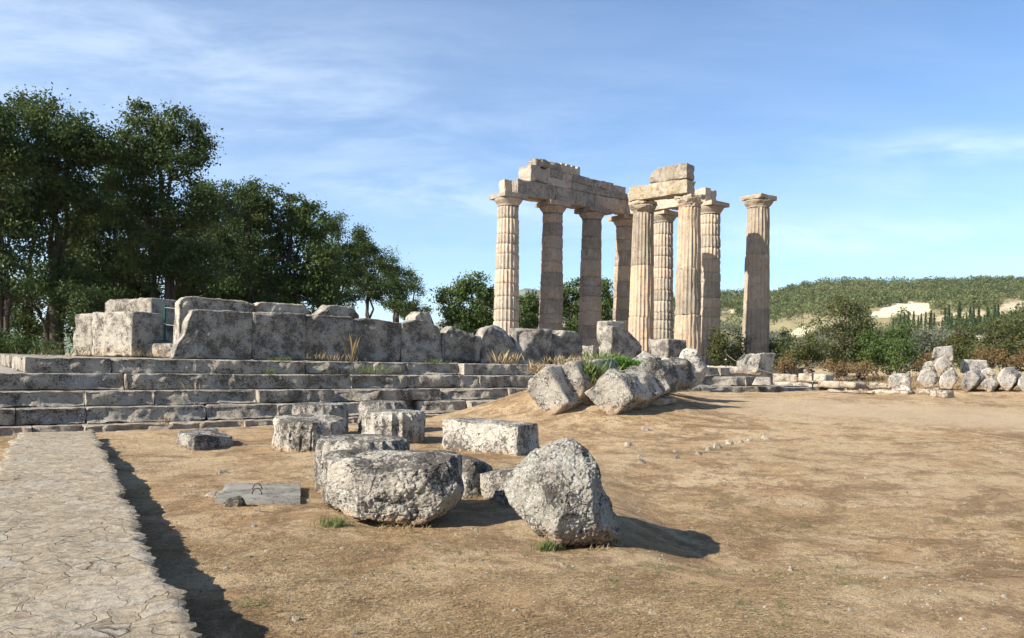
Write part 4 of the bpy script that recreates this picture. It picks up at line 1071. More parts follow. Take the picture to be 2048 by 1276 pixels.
# ---------------------------------------------------------------- leaves, trees, shrubs
def leafV(C, size, rng, up=.3, asp=.6):
    n = len(C)
    a = rng.normal(size=(n, 3)); a /= np.linalg.norm(a, axis=1, keepdims=True)
    b = rng.normal(size=(n, 3)); b[:, 2] += up; b -= a*(a*b).sum(1, keepdims=True); b /= np.linalg.norm(b, axis=1, keepdims=True)
    s = (size*rng.uniform(.6, 1.35, n))[:, None]
    nn = np.cross(a, b)
    V = np.stack([C-a*s*.5, C-b*s*asp*.5+nn*s*.08, C+a*s*.5, C+b*s*asp*.5+nn*s*.08], 1).reshape(-1, 3)
    k = np.arange(n)*4
    return V, np.stack([k, k+1, k+2, k+3], -1)
def crown(blobs, D, rng, dens=1.0, cl=.55, per=34, size=.17, dz=1.0, ddep=None):
    """blobs in photo pixels at depth D -> cluster centres and leaves"""
    cs = []; bl = []
    for x, y, rx, ry, *dd in blobs:
        DD = D+(dd[0] if dd else 0)
        c = np.array(at(x, y, DD)); k = DD/FPX; r = np.array([rx*k, (rx+ry)/2*k*dz, ry*k])
        bl.append((c, r))
        n = max(3, int(dens*(r[0]*r[2]*r[1])**(2/3)*4.0/cl**1.2))
        d = rng.normal(size=(n, 3)); d /= np.linalg.norm(d, axis=1, keepdims=True)
        rr = rng.uniform(.08, 1.0, n)**.42
        cs.append(c+d*rr[:, None]*r*.95)
    cs = np.concatenate(cs)
    keep = fbm(cs*.55, 2, 3)+rng.uniform(-.35, .35, len(cs)) > -.22
    cs = cs[keep]
    m = len(cs)*per
    idx = np.repeat(np.arange(len(cs)), per)
    sc = rng.uniform(.6, 1.3, len(cs))[idx]
    d = rng.normal(size=(m, 3))*np.array([1, 1, .62])*cl*.5*sc[:, None]
    return cs, bl, leafV(cs[idx]+d, size, rng)
def limb(a, b, r0, r1, rng, wob=.06, n=7):
    t = np.linspace(0, 1, n)[:, None]; P = a+(b-a)*t; L = np.linalg.norm(b-a)
    w = rng.normal(size=(n, 3))*wob*L*.5; w[0] = 0; w[-1] = 0; w[:, 2] *= .4
    P = P+w*np.sin(t*math.pi); P[:, 2] += 0
    return tubeV(P, np.linspace(r0, r1, n), 6)
def tree(px, pyb, D, blobs, label, mat='leaf_dark', seed=0, r=.22, group='trees left of the temple', name='tree', cat='tree', zb=None, twigs=.5, split=3, **kw):
    rng = np.random.default_rng(seed)
    b = at(px, pyb, D) if zb is None else Vector((uv(px, pyb)[0]/FPX*D, D, zb))
    cs, bl, lv = crown(blobs, D, rng, **kw)
    base = np.array(b); top = max(bl, key=lambda q: q[0][2])[0]
    parts = []
    # stems
    stems = []
    for k in range(split):
        tgt = bl[k % len(bl)][0] if split > 1 else top
        tgt = tgt*.7+np.array([base[0], base[1], tgt[2]])*.3
        o = rng.normal(size=3)*r*1.2; o[2] = 0
        st = base+o; n = 9; t = np.linspace(0, 1, n)[:, None]
        P = st+(tgt-st)*np.concatenate([t**1.5, t**1.5, t], 1); P += rng.normal(size=P.shape)*np.array([.12, .12, 0])*(t > 0)
        rr = np.linspace(r, r*.25, n)*(1 if k == 0 else .7); rr[0] *= 1.4
        stems.append((P, rr)); parts.append(tubeV(P, rr, 8))
    allP = np.concatenate([s[0] for s in stems]); allR = np.concatenate([s[1] for s in stems])
    for c, rr_ in bl:
        below = allP[:, 2] < c[2]-.2
        cand = allP[below] if below.any() else allP; cr = allR[below] if below.any() else allR
        i = np.argmin(np.linalg.norm(cand-c, axis=1)+ (c[2]-cand[:, 2])*.1)
        parts.append(limb(cand[i], c, cr[i]*.55, .025, rng, .1))
        near_ = cs[(np.abs((cs-c)/rr_)**2).sum(1) < 1.2]
        for q in near_[rng.random(len(near_)) < twigs]:
            tt = rng.uniform(.2, .9); s_ = cand[i]+(c-cand[i])*tt
            parts.append(limb(s_, q, .035*max(.4, r/.22), .008, rng, .12, 5))
    root = empty(name, b)
    tag(root, label, cat, group)
    V, Q = merge(parts); obj('trunk', make_mesh('trunk', V-np.array(b), Q), M['bark' if r > .12 else 'bark2'], root)
    V, Q = lv; obj('crown', make_mesh('crown', V-np.array(b), Q, False), M[mat], root)
    return root
TK = dict(dens=2.3, cl=.85, per=190, size=.18)
tree(20, 715, 41, [(-40, 230, 80, 60), (-20, 300, 80, 80), (-30, 400, 90, 90), (20, 480, 50, 60), (0, 560, 60, 60), (25, 330, 45, 50)], 'tall tree cut off by the left edge of the view', seed=1, **TK)
tree(105, 712, 44, [(62, 215, 58, 42), (120, 235, 45, 40), (150, 290, 62, 55), (88, 320, 75, 70), (195, 300, 36, 50), (70, 420, 55, 60), (150, 400, 70, 70), (100, 510, 80, 70), (60, 600, 60, 40), (150, 590, 60, 50)], 'tall dark tree with a rounded top second from the left edge', seed=2, r=.3, **TK)
tree(325, 700, 47, [(290, 235, 45, 26), (340, 250, 50, 36), (255, 300, 30, 50), (395, 330, 30, 50), (385, 285, 36, 42), (300, 300, 62, 52), (360, 350, 62, 56), (270, 370, 50, 60), (330, 430, 80, 60), (400, 430, 40, 50), (300, 520, 80, 60), (380, 530, 60, 50)], 'tall rounded tree rising behind the sunlit slabs', seed=3, r=.3, **TK)
tree(225, 705, 52, [(220, 350, 34, 60), (215, 440, 45, 60), (235, 520, 50, 50), (190, 540, 45, 60), (210, 610, 60, 35)], 'slim dark tree filling the gap between the two tallest ones', seed=4, **TK)
tree(430, 690, 54, [(430, 385, 30, 35), (450, 440, 36, 45), (420, 490, 45, 50), (455, 560, 45, 50), (400, 600, 50, 35)], 'narrow tree right of the tall rounded one', seed=5, **TK)
tree(505, 690, 60, [(470, 375, 26, 24), (500, 395, 36, 30), (485, 440, 40, 45), (525, 430, 34, 45), (500, 510, 45, 55), (480, 590, 50, 35)], 'tree with a flat ragged top in the middle of the left row', seed=6, **TK)
tree(590, 690, 62, [(575, 388, 36, 24), (612, 402, 34, 30), (560, 440, 48, 45), (620, 450, 45, 45), (560, 520, 60, 55), (630, 520, 52, 52), (590, 585, 75, 42), (655, 560, 30, 45)], 'broad dense tree in the middle of the left row, yellowish on its left side', 'leaf_mid', seed=7, r=.3, dens=2.4, cl=.75, per=100, size=.23)
tree(680, 680, 72, [(672, 452, 26, 26), (680, 500, 34, 40), (700, 540, 30, 40), (665, 560, 30, 40)], 'airy tree right of the broad dense one', seed=8, **TK)
tree(740, 680, 80, [(722, 480, 24, 26), (742, 515, 34, 34), (720, 560, 34, 36), (755, 575, 28, 30)], 'airy tree third from the right end of the left row', seed=9, **TK)
tree(790, 680, 88, [(780, 528, 26, 28), (800, 560, 28, 30), (775, 590, 30, 28), (805, 605, 24, 24)], 'thin tree second from the right end of the left row', seed=10, **TK)
tree(828, 680, 95, [(828, 572, 16, 24), (836, 600, 20, 22), (815, 625, 22, 18), (846, 622, 12, 12)], 'last and lowest tree at the right end of the left row', seed=11, **TK)
CK = dict(group='trees behind the standing columns', mat='leaf_mid', dens=2.4, cl=.8, per=100, size=.25, r=.2, twigs=.1)
tree(940, 690, 78, [(945, 565, 32, 22), (910, 600, 34, 32), (955, 600, 48, 40), (985, 590, 26, 26), (925, 640, 50, 36), (985, 645, 45, 36)], 'bushy green tree left of the leftmost standing column', seed=12, **CK)
tree(1062, 690, 84, [(1045, 615, 24, 30), (1065, 605, 18, 22), (1055, 645, 36, 34), (1030, 640, 22, 34)], 'bushy tree seen between the first and second columns', seed=13, **CK)
tree(1135, 690, 84, [(1128, 598, 26, 30), (1150, 580, 16, 24), (1140, 640, 36, 40), (1100, 600, 26, 40), (1165, 610, 20, 36)], 'bushy tree seen between the second and third columns', seed=14, **CK)
tree(1205, 690, 84, [(1198, 590, 20, 36), (1215, 610, 12, 26), (1205, 640, 24, 40)], 'bushy tree seen right of the third column', seed=15, **CK)
tree(165, 705, 50, [(160, 430, 45, 60), (170, 520, 50, 60), (120, 560, 50, 50), (180, 600, 60, 40)], 'dark tree standing inside the gap behind the second tree', seed=16, **TK)
tree(270, 700, 56, [(255, 330, 25, 40), (260, 440, 40, 60), (265, 540, 50, 55), (285, 610, 55, 35)], 'dark tree close behind the left side of the tall rounded one', seed=17, **TK)
tree(385, 695, 58, [(395, 400, 30, 40), (385, 470, 40, 50), (385, 560, 50, 50), (360, 615, 60, 30)], 'dark tree close behind the right side of the tall rounded one', seed=18, **TK)
tree(60, 705, 50, [(45, 350, 45, 60), (40, 430, 45, 50), (30, 600, 50, 50), (60, 660, 55, 30)], 'dark tree between the edge tree and the second one', seed=19, **TK)
tree(520, 690, 66, [(500, 470, 40, 45), (530, 540, 45, 45), (520, 600, 50, 35)], 'dark tree just left of the broad dense one', seed=20, **TK)
tree(640, 690, 68, [(640, 500, 30, 36), (655, 560, 40, 40), (620, 600, 60, 35), (690, 600, 40, 30)], 'dark tree just right of the broad dense one', seed=21, **TK)
tree(300, 700, 60, [(160, 480, 50, 60), (330, 500, 60, 60), (330, 600, 80, 40), (230, 590, 60, 40)], 'dark wide tree low behind the tall rounded one', seed=22, **TK)
tree(470, 690, 66, [(445, 500, 40, 50), (470, 580, 60, 45), (430, 620, 60, 30), (540, 610, 60, 35)], 'dark low tree filling the middle of the left row', seed=23, **TK)
# undergrowth
SG = 'shrubs beyond the temple'
def bush(px, py, D, rx, ry, label, mat, seed, group, blobs=None, dens=2.8, size=.13, cl=.5, per=75, name='shrub', cat='shrub'):
    rng = random.Random(seed)
    if group == SG: ry *= 1.02
    bl = blobs or [(px+rng.uniform(-.45, .45)*rx, py-ry*rng.uniform(.55, 1.15), rx*rng.uniform(.45, .65), ry*rng.uniform(.45, .6), rng.uniform(-1, 1)) for _ in range(6)]
    return tree(px, py, D, bl, label, mat, seed, .06, group, name, cat, twigs=.25, split=3, dens=dens, cl=cl, per=per, size=size)
UG = 'undergrowth beneath the left trees'
bush(40, 722, 36, 55, 35, 'dark bush at the foot of the leftmost trees', 'leaf_dark', 31, UG)
bush(115, 716, 38, 45, 32, 'dark bush left of the narrow upright slab', 'leaf_dark', 32, UG)
bush(-40, 722, 36, 55, 45, 'dark bush at the left edge of the view', 'leaf_dark', 33, UG)
bush(250, 705, 44, 80, 60, 'dark bush behind the sunlit slabs', 'leaf_dark', 34, UG)
bush(420, 695, 50, 90, 60, 'dark bush behind the left end of the near wall', 'leaf_dark', 35, UG)
bush(170, 705, 42, 70, 90, 'tall dark bush behind the narrow upright slab', 'leaf_dark', 37, UG)
bush(640, 690, 58, 60, 50, 'dark bush behind the weed stalk slab', 'leaf_dark', 38, UG)
bush(560, 690, 55, 90, 60, 'dark bush behind the middle of the near wall', 'leaf_dark', 36, UG)
SG = 'shrubs beyond the temple'
bush(1455, 752, 46, 45, 60, 'olive brown shrub between the pale column and the isolated one', 'leaf_olive', 41, SG)
bush(1570, 752, 46, 40, 62, 'green shrub just right of the isolated column', 'leaf_olive', 42, SG)
bush(1615, 752, 44, 45, 66, 'greyish green shrub second to the right of the isolated column', 'leaf_olive', 43, SG)
bush(1690, 752, 45, 70, 70, 'largest tree-like shrub with a thin ragged top', 'leaf_olive', 44, SG, blobs=[(1690, 618, 42, 26), (1665, 650, 40, 30), (1720, 650, 45, 34), (1690, 690, 55, 36), (1740, 690, 45, 36), (1650, 700, 36, 34), (1700, 725, 60, 22), (1690, 605, 26, 16), (1640, 665, 30, 26)], dens=2.4)
bush(1755, 752, 44, 45, 60, 'dark green shrub left of a bright green one', 'leaf_mid', 45, SG)
bush(1800, 756, 40, 36, 70, 'bright green shrub between the largest shrub and the stacked blocks', 'leaf_mid', 46, SG)
bush(1845, 752, 48, 50, 60, 'greyish shrub directly behind the stacked blocks', 'leaf_grey', 47, SG)
bush(1940, 742, 46, 60, 60, 'green shrub behind the moulded block', 'leaf_olive', 48, SG)
bush(2005, 745, 42, 55, 80, 'tall dull green shrub near the right edge', 'leaf_olive', 49, SG)
bush(2070, 745, 40, 60, 95, 'tall yellowish shrub at the right edge of the view', 'leaf_olive', 50, SG)
bush(1510, 745, 48, 40, 50, 'olive shrub behind the foot of the isolated column', 'leaf_olive', 51, SG)
BG = 'low dry bushes behind the foundation'
for i, (x, y, rx, ry, t) in enumerate(((1575, 750, 30, 26, 'rusty dry bush behind the large pitted block'), (1625, 752, 32, 28, 'yellow brown bush behind the split foundation row'), (1672, 756, 34, 24, 'ochre bush at the foot of the largest shrub'), (1720, 758, 34, 24, 'dry reddish bush below the dark green shrub'), (1850, 752, 28, 30, 'brown bush left behind the stack'), (1985, 735, 36, 30, 'brown bush over the row of pointed blocks'), (2035, 742, 36, 28, 'dry bush at the right edge behind the pointed blocks'))):
    bush(x, y, 39, rx, ry, t, 'leaf_brown', 60+i, BG, cl=.35, size=.10, dens=1.6)
# dry tall grass belt
rng = np.random.default_rng(4)
px = rng.uniform(1540, 2080, 24000); D = rng.uniform(35, 41, 24000); X = (px-CX)/FPX*D
C = np.stack([X, D, gz(X, D, False)-.02], -1)
tag(obj('dry_tall_grass', make_mesh('dry_tall_grass', *blades(C, .36, .02, (.7, 1.5), rng), smooth=False), M['straw']), 'belt of tall dry grass beyond the foundation', 'dry grass', None, 'stuff')

# weeds on the mound and on the steps
def leafy(name, label, cat, centers, mat, seed, n=200, size=.06, spread=.2, group=None, h=.1):
    rng = np.random.default_rng(seed); P = []
    for c in centers:
        q = np.array(c)+rng.normal(size=(n, 3))*np.array([spread, spread, h]); P.append(q)
    P = np.concatenate(P); o = P.mean(0); o[2] = P[:, 2].min()
    V, Q = leafV(P-o, size, rng); return tag(obj(name, make_mesh(name, V, Q, False), M[mat], None, Vector(o)), label, cat, group)
leafy('weed', 'bright green leafy weed spreading over the top of the mound blocks', 'weed', [at(x, y, 19.9) for x, y in ((1200, 730), (1215, 724), (1230, 722), (1248, 726), (1262, 730), (1278, 732), (1290, 738), (1225, 734), (1240, 736))], 'leaf_bright', 71, 420, .07, .16, h=.06)
def tuft(px, py, D, h, w, label, mat, seed, n=120, group='grass tufts on the steps', wd=.012, name='grass_tuft', z=None):
    if wd > .007: wd *= .7; h *= .8; w *= 1.5; n = int(n*.7)
    rng = np.random.default_rng(seed); b = np.array(at(px, py, D)); k = D/FPX
    if z is not None: b[2] = z
    C = rng.normal(size=(n, 3))*np.array([w*k*.35, w*k*.2, 0]); V, Q = blades(C, h*k, wd, (.95, 1.56), rng)
    return tag(obj(name, make_mesh(name, V, Q, False), M[mat], None, Vector(b)), label, 'grass tuft', group)
tuft(1180, 768, 18.7, 62, 34, 'tall fresh green grass tuft growing between the tilted blocks', 'grass', 81, 420, 'grass on the mound', .014)
tuft(1150, 728, 20.2, 22, 60, 'thin yellowish grass along the back of the mound', 'straw', 82, 260, 'grass on the mound', .01)
tuft(1205, 722, 21.0, 30, 40, 'thin green stalks behind the leafy weed', 'grass', 83, 200, 'grass on the mound', .01)
tuft(706, 722, 21.6, 70, 7, 'tall dry reddish stalks against the near wall', 'leaf_brown', 84, 12)
tuft(1013, 728, 24.0, 36, 26, 'brown seeding tuft below the rounded near wall slab', 'straw', 85, 90)
tuft(1075, 748, 23.0, 36, 22, 'dry stalks beside the left rear of the mound', 'straw', 86, 90)
tuft(745, 745, 20.3, 22, 40, 'green yellow tuft on the crumbled stretch of the upper step', 'grass', 87, 140)
tuft(560, 722, 20.6, 14, 30, 'low green tuft at the foot of the second near wall slab', 'grass', 88, 90)
tuft(540, 748, 19.3, 16, 14, 'small bushy green tuft on the second step', 'grass', 89, 90)
tuft(50, 780, 16.3, 24, 16, 'green tuft growing at the left end of the second step', 'grass', 90, 60)
tuft(875, 728, 22.2, 16, 26, 'low green tuft under the dipping near wall slab', 'grass', 91, 90)
tuft(395, 785, 17.6, 36, 16, 'three thin dry stalks on the third step', 'straw', 92, 8, wd=.008)
tuft(680, 722, 21.4, 22, 40, 'row of short dry stalks on the upper step', 'straw', 93, 50)
tuft(640, 718, 21.4, 20, 34, 'short dry stalks under the weed stalk slab', 'straw', 94, 40)
tuft(330, 848, 15.6, 26, 16, 'dry weed in a joint of the lowest step', 'straw', 95, 40)
tuft(100, 712, 24, 26, 60, 'wispy weeds at the left end behind the walls', 'leaf_olive', 96, 140)
tuft(300, 713, 23, 18, 40, 'thin dry stalks before the low sill block', 'straw', 97, 50)
tuft(1095, 1100, 6.55, 22, 34, 'green tuft at the foot of the pale pointed boulder', 'grass', 98, 160, 'small tufts in the foreground', .006, z=.0)
tuft(668, 1058, 7.3, 22, 40, 'green tuft at the left foot of the dark boulder', 'grass', 99, 130, 'small tufts in the foreground', .006, z=.0)
tuft(820, 1068, 7.1, 24, 10, 'few dry blades at the foot of the dark boulder', 'straw', 100, 12, 'small tufts in the foreground', .006, z=.0)
tuft(312, 1052, 5.9, 30, 8, 'two dry grass blades in the shade beside the path edge', 'straw', 101, 5, 'small tufts in the foreground', .004, z=.02)

# ---------------------------------------------------------------- hills
RX = np.array([1150, 1300, 1400, 1440, 1490, 1520, 1545, 1580, 1640, 1700, 1800, 1900, 2048, 2300, 2700, 3400], float)
RY = np.array([640, 600, 584, 580, 583, 588, 586, 572, 563, 558, 558, 556, 555, 560, 580, 640], float)
D0, D1 = 150.0, 900.0
def hill_py(px, D):
    t = np.clip((D-D0)/(D1-D0), 0, 1); r = np.interp(px, RX, RY)+7
    return 738+(r-738)*t**.72
def hill_pt(px, D):
    px = np.asarray(px, float); D = np.asarray(D, float)+0*px
    py = hill_py(px, D); a = px-CX; b = CY-py; c, s = math.cos(ROLL), math.sin(ROLL)
    X = (a*c-b*s)/FPX*D; Z = EYE+(a*s+b*c)/FPX*D
    P = P3(X*.02, D*.02)
    Z = Z + (fbm(P, 3, 55)*4+fbm(P*4, 2, 56)*1.2)*sstep(D0, D0+150, D)*(1-.5*sstep(700, 900, D))
    Z = Z - sstep(D1, D1+250, D)*.0 
    return np.stack([X, D, Z], -1)
def D_of(px, py):
    r = np.interp(px, RX, RY)+7; t = np.clip((738-py)/(738-r), 0, 1)**(1/.72)
    return D0+(D1-D0)*t
PATCH = [([(1733, 642), (1742, 626), (1768, 612), (1818, 605), (1856, 607), (1866, 616), (1842, 623), (1800, 628), (1770, 640), (1745, 644)], (.62, .55, .38)),
         ([(1795, 645), (1850, 632), (1905, 625), (1965, 622), (1990, 628), (1935, 636), (1880, 642), (1820, 650)], (.46, .36, .22)),
         ([(1900, 690), (1930, 674), (1975, 664), (2015, 660), (2000, 672), (1960, 684), (1915, 694)], (.58, .50, .36)),
         ([(1572, 660), (1600, 650), (1632, 648), (1618, 660), (1585, 668)], (.55, .48, .30)),
         ([(1980, 624), (2020, 606), (2060, 600), (2080, 612), (2010, 628)], (.45, .38, .25)),
         ([(1440, 622), (1470, 619), (1468, 624), (1440, 627)], (.5, .42, .28))]
def inpoly(x, y, poly):
    r = np.zeros(x.shape, bool); n = len(poly)
    for i in range(n):
        x1, y1 = poly[i]; x2, y2 = poly[(i+1) % n]
        c = ((y1 > y) != (y2 > y)) & (x < (x2-x1)*(y-y1)/(y2-y1+1e-9)+x1); r ^= c
    return r
def patchid(px, py):
    r = np.full(px.shape, -1)
    for i, (p, c) in enumerate(PATCH): r[inpoly(px, py, p)] = i
    return r
def build_hill():
    pxs = np.linspace(1100, 3400, 620); Ds = D0*(1.012)**np.arange(0, 168); Ds = Ds[Ds < D1]; Ds = np.append(Ds, [D1, D1+60, D1+200, D1+500])
    PX, DD = np.meshgrid(pxs, Ds, indexing='ij')
    V = hill_pt(PX.ravel(), np.minimum(DD.ravel(), D1))
    k = np.maximum(DD.ravel()-D1, 0); V[:, 1] += k; V[:, 0] *= (D1+k)/D1*(k > 0)+(k == 0); V[:, 2] -= k*.12
    V[DD.ravel() == Ds[0], 2] = -1
    n, m = PX.shape; a, b = np.meshgrid(np.arange(n-1), np.arange(m-1), indexing='ij'); q = (a*m+b).ravel()
    me = make_mesh('hillside', V, np.stack([q, q+m, q+m+1, q+1], -1))
    col = np.tile(np.array([.27, .225, .12, 1.0]), (len(V), 1))
    nz = fbm(V*.05, 3, 7); col[:, :3] += nz[:, None]*.05
    ids = patchid(PX.ravel(), hill_py(PX, DD).ravel())
    for i, (p, c) in enumerate(PATCH): col[ids == i, :3] = np.array(c)*(1+.25*fbm(V[ids == i]*.15, 3, 8))[:, None]
    at_ = me.color_attributes.new('soil', 'FLOAT_COLOR', 'POINT'); at_.data.foreach_set('color', col.astype(np.float32).ravel())
    n_ = NT('hill_soil'); vc = n_.n('VertexColor', layer_name='soil').outputs[0]; c = n_.coord(False)
    f = n_.noise(c, .35, 5, .7); n_.bsdf(n_.mix(n_.math('MULTIPLY', n_.ramp(f, .45, .7), .45), vc, (.13, .12, .06)), .95, f, .6)
    tag(obj('hillside', me, n_.m), 'wooded hillside with pale bare patches', None, None, 'structure')
build_hill()
def clumps(P, hgt, wid, nl, rng, size):
    n = len(P); idx = np.repeat(np.arange(n), nl); m = len(idx)
    d = rng.normal(size=(m, 3)); d /= np.linalg.norm(d, axis=1, keepdims=True); r = rng.uniform(.25, 1, m)**.4
    C = P[idx]+d*r[:, None]*np.stack([wid[idx], wid[idx], hgt[idx]*.5], -1); C[:, 2] += hgt[idx]*.55
    return leafV(C, size[idx], rng)
def build_wood():
    rng = np.random.default_rng(12)
    n = 26000; px = rng.uniform(1330, 2400, n); t = rng.uniform(0, 1, n); D = np.sqrt(D0**2+(D1**2-D0**2)*t)
    P = hill_pt(px, D); py = hill_py(px, D); pid = patchid(px, py)
    dens = fbm(P*np.array([.012, .012, 0]), 3, 21)
    keep = (pid < 0) & (patchid(px, py-4.2/D*FPX) < 0) & (patchid(px, py-2/D*FPX) < 0) & (rng.uniform(-.4, .9, n)+.0 < .52+dens*2.2)
    px, D, P, py = px[keep], D[keep], P[keep], py[keep]
    olive = (fbm(P*np.array([.01, .014, 0]), 2, 33)*.5+ (py-640)/60+rng.uniform(-.3, .3, len(px)) > .25)
    sz = rng.uniform(.5, 1.55, len(px))
    a = ~olive
    h = 5.6*sz[a]; lv = clumps(P[a], h, h*.42, 24, rng, h*.22)
    tag(obj('pine_wood', make_mesh('pine_wood', *lv, smooth=False), M['leaf_pine']), 'green pine wood covering the hill', 'wood', None, 'stuff')
    h = 2.9*sz[olive]; lv = clumps(P[olive], h, h*.62, 26, rng, h*.24)
    tag(obj('olive_grove', make_mesh('olive_grove', *lv, smooth=False), M['leaf_grey']), 'grey green olive trees on the lower slope', 'olive grove', None, 'stuff')
build_wood()
# cypresses
cy = random.Random(3)
cyp = [1800, 1808, 1816, 1827, 1836, 1842, 1851, 1862, 1884, 1890, 1897, 1903, 1911, 1918, 1926, 1933, 1940, 1946, 1952, 1957, 1962, 1968, 1975, 1981, 1989, 1996, 2003, 2010, 2016, 2022, 2028, 2035, 2042, 1860, 1868, 1786, 1478, 1700]
def make_cyp(seed):
    rng = np.random.default_rng(seed); n = 420; z = rng.uniform(0.04, 1, n)**.9
    r = .07*np.sin(np.clip(z, 0, 1)**.55*math.pi)**.8*(.6+.4*rng.uniform(0, 1, n))+.004; a = rng.uniform(0, 6.28, n)
    V, Q = leafV(np.stack([np.cos(a)*r, np.sin(a)*r, z], -1), .075, rng, 2.0, .4); return make_mesh('crown', V, Q, False)
cmesh = [make_cyp(k) for k in range(3)]; cmesh = [m for m in cmesh]
tmesh = make_mesh('trunk', *tubeV([(0, 0, -.03), (0, 0, .3), (0, 0, .9)], [.012, .01, .003], 5))
for m in cmesh: m.materials.append(M['leaf_cyp'])
tmesh.materials.append(M['bark'])
for i, x in enumerate(cyp):
    yb = 668-(x-1800)*.035+cy.uniform(-8, 7) if x > 1790 else (672 if x > 1600 else 712); hpx = cy.uniform(26, 46) if x < 1870 else cy.uniform(28, 60)
    if x < 1600: hpx = 34
    D = float(D_of(x, yb)); p = hill_pt(np.array([x]), np.array([D]))[0]; h = hpx/FPX*D
    e = empty('cypress', p); e.scale = (h, h, h)
    a = bpy.data.objects.new('crown', cmesh[i % 3]); COL.objects.link(a); a.parent = e; a.rotation_euler.z = cy.uniform(0, 6)
    t = bpy.data.objects.new('trunk', tmesh); COL.objects.link(t); t.parent = e
    tag(e, 'slender dark cypress in the belt of cypresses on the hill' if x > 1780 else ('lone cypress left of the isolated column on the lower slope' if x < 1600 else 'lone cypress behind the largest shrub'), 'cypress', 'cypresses in a belt on the hill' if x > 1780 else None)
# distant mountains
def ridge(name, pts, D, label, seed, col, dp=900):
    xs = np.linspace(pts[0][0], pts[-1][0], 260); ys = np.interp(xs, [p[0] for p in pts], [p[1] for p in pts])+2.5*fbm(P3(xs*.02, 0*xs), 4, seed)
    rows = []
    for k, f in enumerate(np.linspace(0, 1, 14)):
        y = 735+(ys-735)*f**.8; DD = D-dp*(1-f); a = xs-CX; b = CY-y; c, s = math.cos(ROLL), math.sin(ROLL)
        X = (a*c-b*s)/FPX*DD; Z = EYE+(a*s+b*c)/FPX*DD; Z = Z+fbm(P3(X*.004, 0*X+DD*.004), 4, seed+1)*D*.004*math.sin(f*math.pi)
        rows.append(np.stack([X, DD+0*X, Z], -1))
    rows.append(rows[-1]+np.array([0, dp, -D*.05]))
    V = np.stack(rows, 1).reshape(-1, 3); n, m = len(xs), 15
    a, b = np.meshgrid(np.arange(n-1), np.arange(m-1), indexing='ij'); q = (a*m+b).ravel()
    nn = NT(name); c = nn.coord(False); f = nn.noise(c, .01, 6, .7); nn.bsdf(nn.mix(nn.ramp(f, .4, .6), col, tuple(v*1.7 for v in col)), .95)
    tag(obj(name, make_mesh(name, V, np.stack([q, q+m, q+m+1, q+1], -1)), nn.m), label, None, None, 'structure')
ridge('mountain', [(850, 660), (950, 610), (1010, 590), (1050, 576), (1075, 579), (1120, 590), (1200, 606), (1300, 620), (1400, 612), (1600, 640)], 3800, 'distant bluish mountain behind the columns', 5, (.10, .11, .08))
ridge('far_ridge', [(-900, 640), (-300, 645), (0, 660), (200, 655), (400, 665), (650, 668), (880, 672), (1000, 660)], 2400, 'low distant ridge behind the left trees', 9, (.10, .12, .07))

def skirt():
    rng = np.random.default_rng(77); Cs = []
    for o in list(COL.objects):
        if o.type != 'MESH' or not o.name.startswith(('fallen_block', 'boulder', 'column_drum', 'tilted_block', 'rock', 'stacked_block', 'foundation_block')): continue
        n_ = len(o.data.vertices); V = np.empty(n_*3, np.float32); o.data.vertices.foreach_get('co', V); V = V.reshape(-1, 3)
        bpy.context.view_layer.update(); Mx_ = np.array(o.matrix_world); W = V @ Mx_[:3, :3].T + Mx_[:3, 3]
        g = gz(W[:, 0], W[:, 1]); k = np.abs(W[:, 2]-g) < .07
        if k.sum() < 5: continue
        P = W[k]; c = P[:, :2].mean(0); m = int(min(1500, 260*np.ptp(P[:, 0])+200)); q = P[rng.integers(0, len(P), m), :2]; dd = q-c; dd /= np.maximum(np.linalg.norm(dd, axis=1, keepdims=True), 1e-6)
        q = q + dd*np.abs(rng.normal(.01, .05, m))[:, None]; keep = fbm(P3(q[:, 0]*2, q[:, 1]*2), 3, 5) > -.12
        Cs.append(q[keep])
    Cs = np.concatenate(Cs); C = np.stack([Cs[:, 0], Cs[:, 1], gz(Cs[:, 0], Cs[:, 1])-.003], -1)
    tag(obj('dry_weeds', make_mesh('dry_weeds', *blades(C, .075, .006, (.3, 1.4), rng), smooth=False), M['straw']), 'short dry weeds gathered round the stones', 'dry grass', None, 'stuff')
skirt()
# ---------------------------------------------------------------- sky, sun, camera
SUN_EL = R_(31.5); to_sun = Vector((-math.cos(R_(30.5)), -math.sin(R_(30.5)), 0))
d = Vector((to_sun.x*math.cos(SUN_EL), to_sun.y*math.cos(SUN_EL), math.sin(SUN_EL)))
sl_ = bpy.data.lights.new('sun', 'SUN'); sl_.energy = 5.0; sl_.angle = R_(.5); sl_.color = (1.0, .93, .82)
so = bpy.data.objects.new('sun', sl_); COL.objects.link(so); so.rotation_euler = d.to_track_quat('Z', 'Y').to_euler(); so.location = (-30, 5, 30)
w = bpy.data.worlds.new('World'); S.world = w; w.use_nodes = True
nt = w.node_tree; nt.nodes.clear()
def N(t, **k):
    x = nt.nodes.new(t)
    for a, b in k.items(): setattr(x, a, b)
    return x
def L(a, b): nt.links.new(a, b)
out = N('ShaderNodeOutputWorld'); bg = N('ShaderNodeBackground'); bg.inputs[1].default_value = .084
sky = N('ShaderNodeTexSky', sky_type='NISHITA', sun_disc=False); sky.sun_elevation = SUN_EL; sky.sun_rotation = math.atan2(to_sun.x, to_sun.y)
sky.air_density = 1.0; sky.dust_density = .15; sky.ozone_density = 1.6; sky.altitude = 300
tc = N('ShaderNodeTexCoord'); sep = N('ShaderNodeSeparateXYZ'); L(tc.outputs['Generated'], sep.inputs[0])
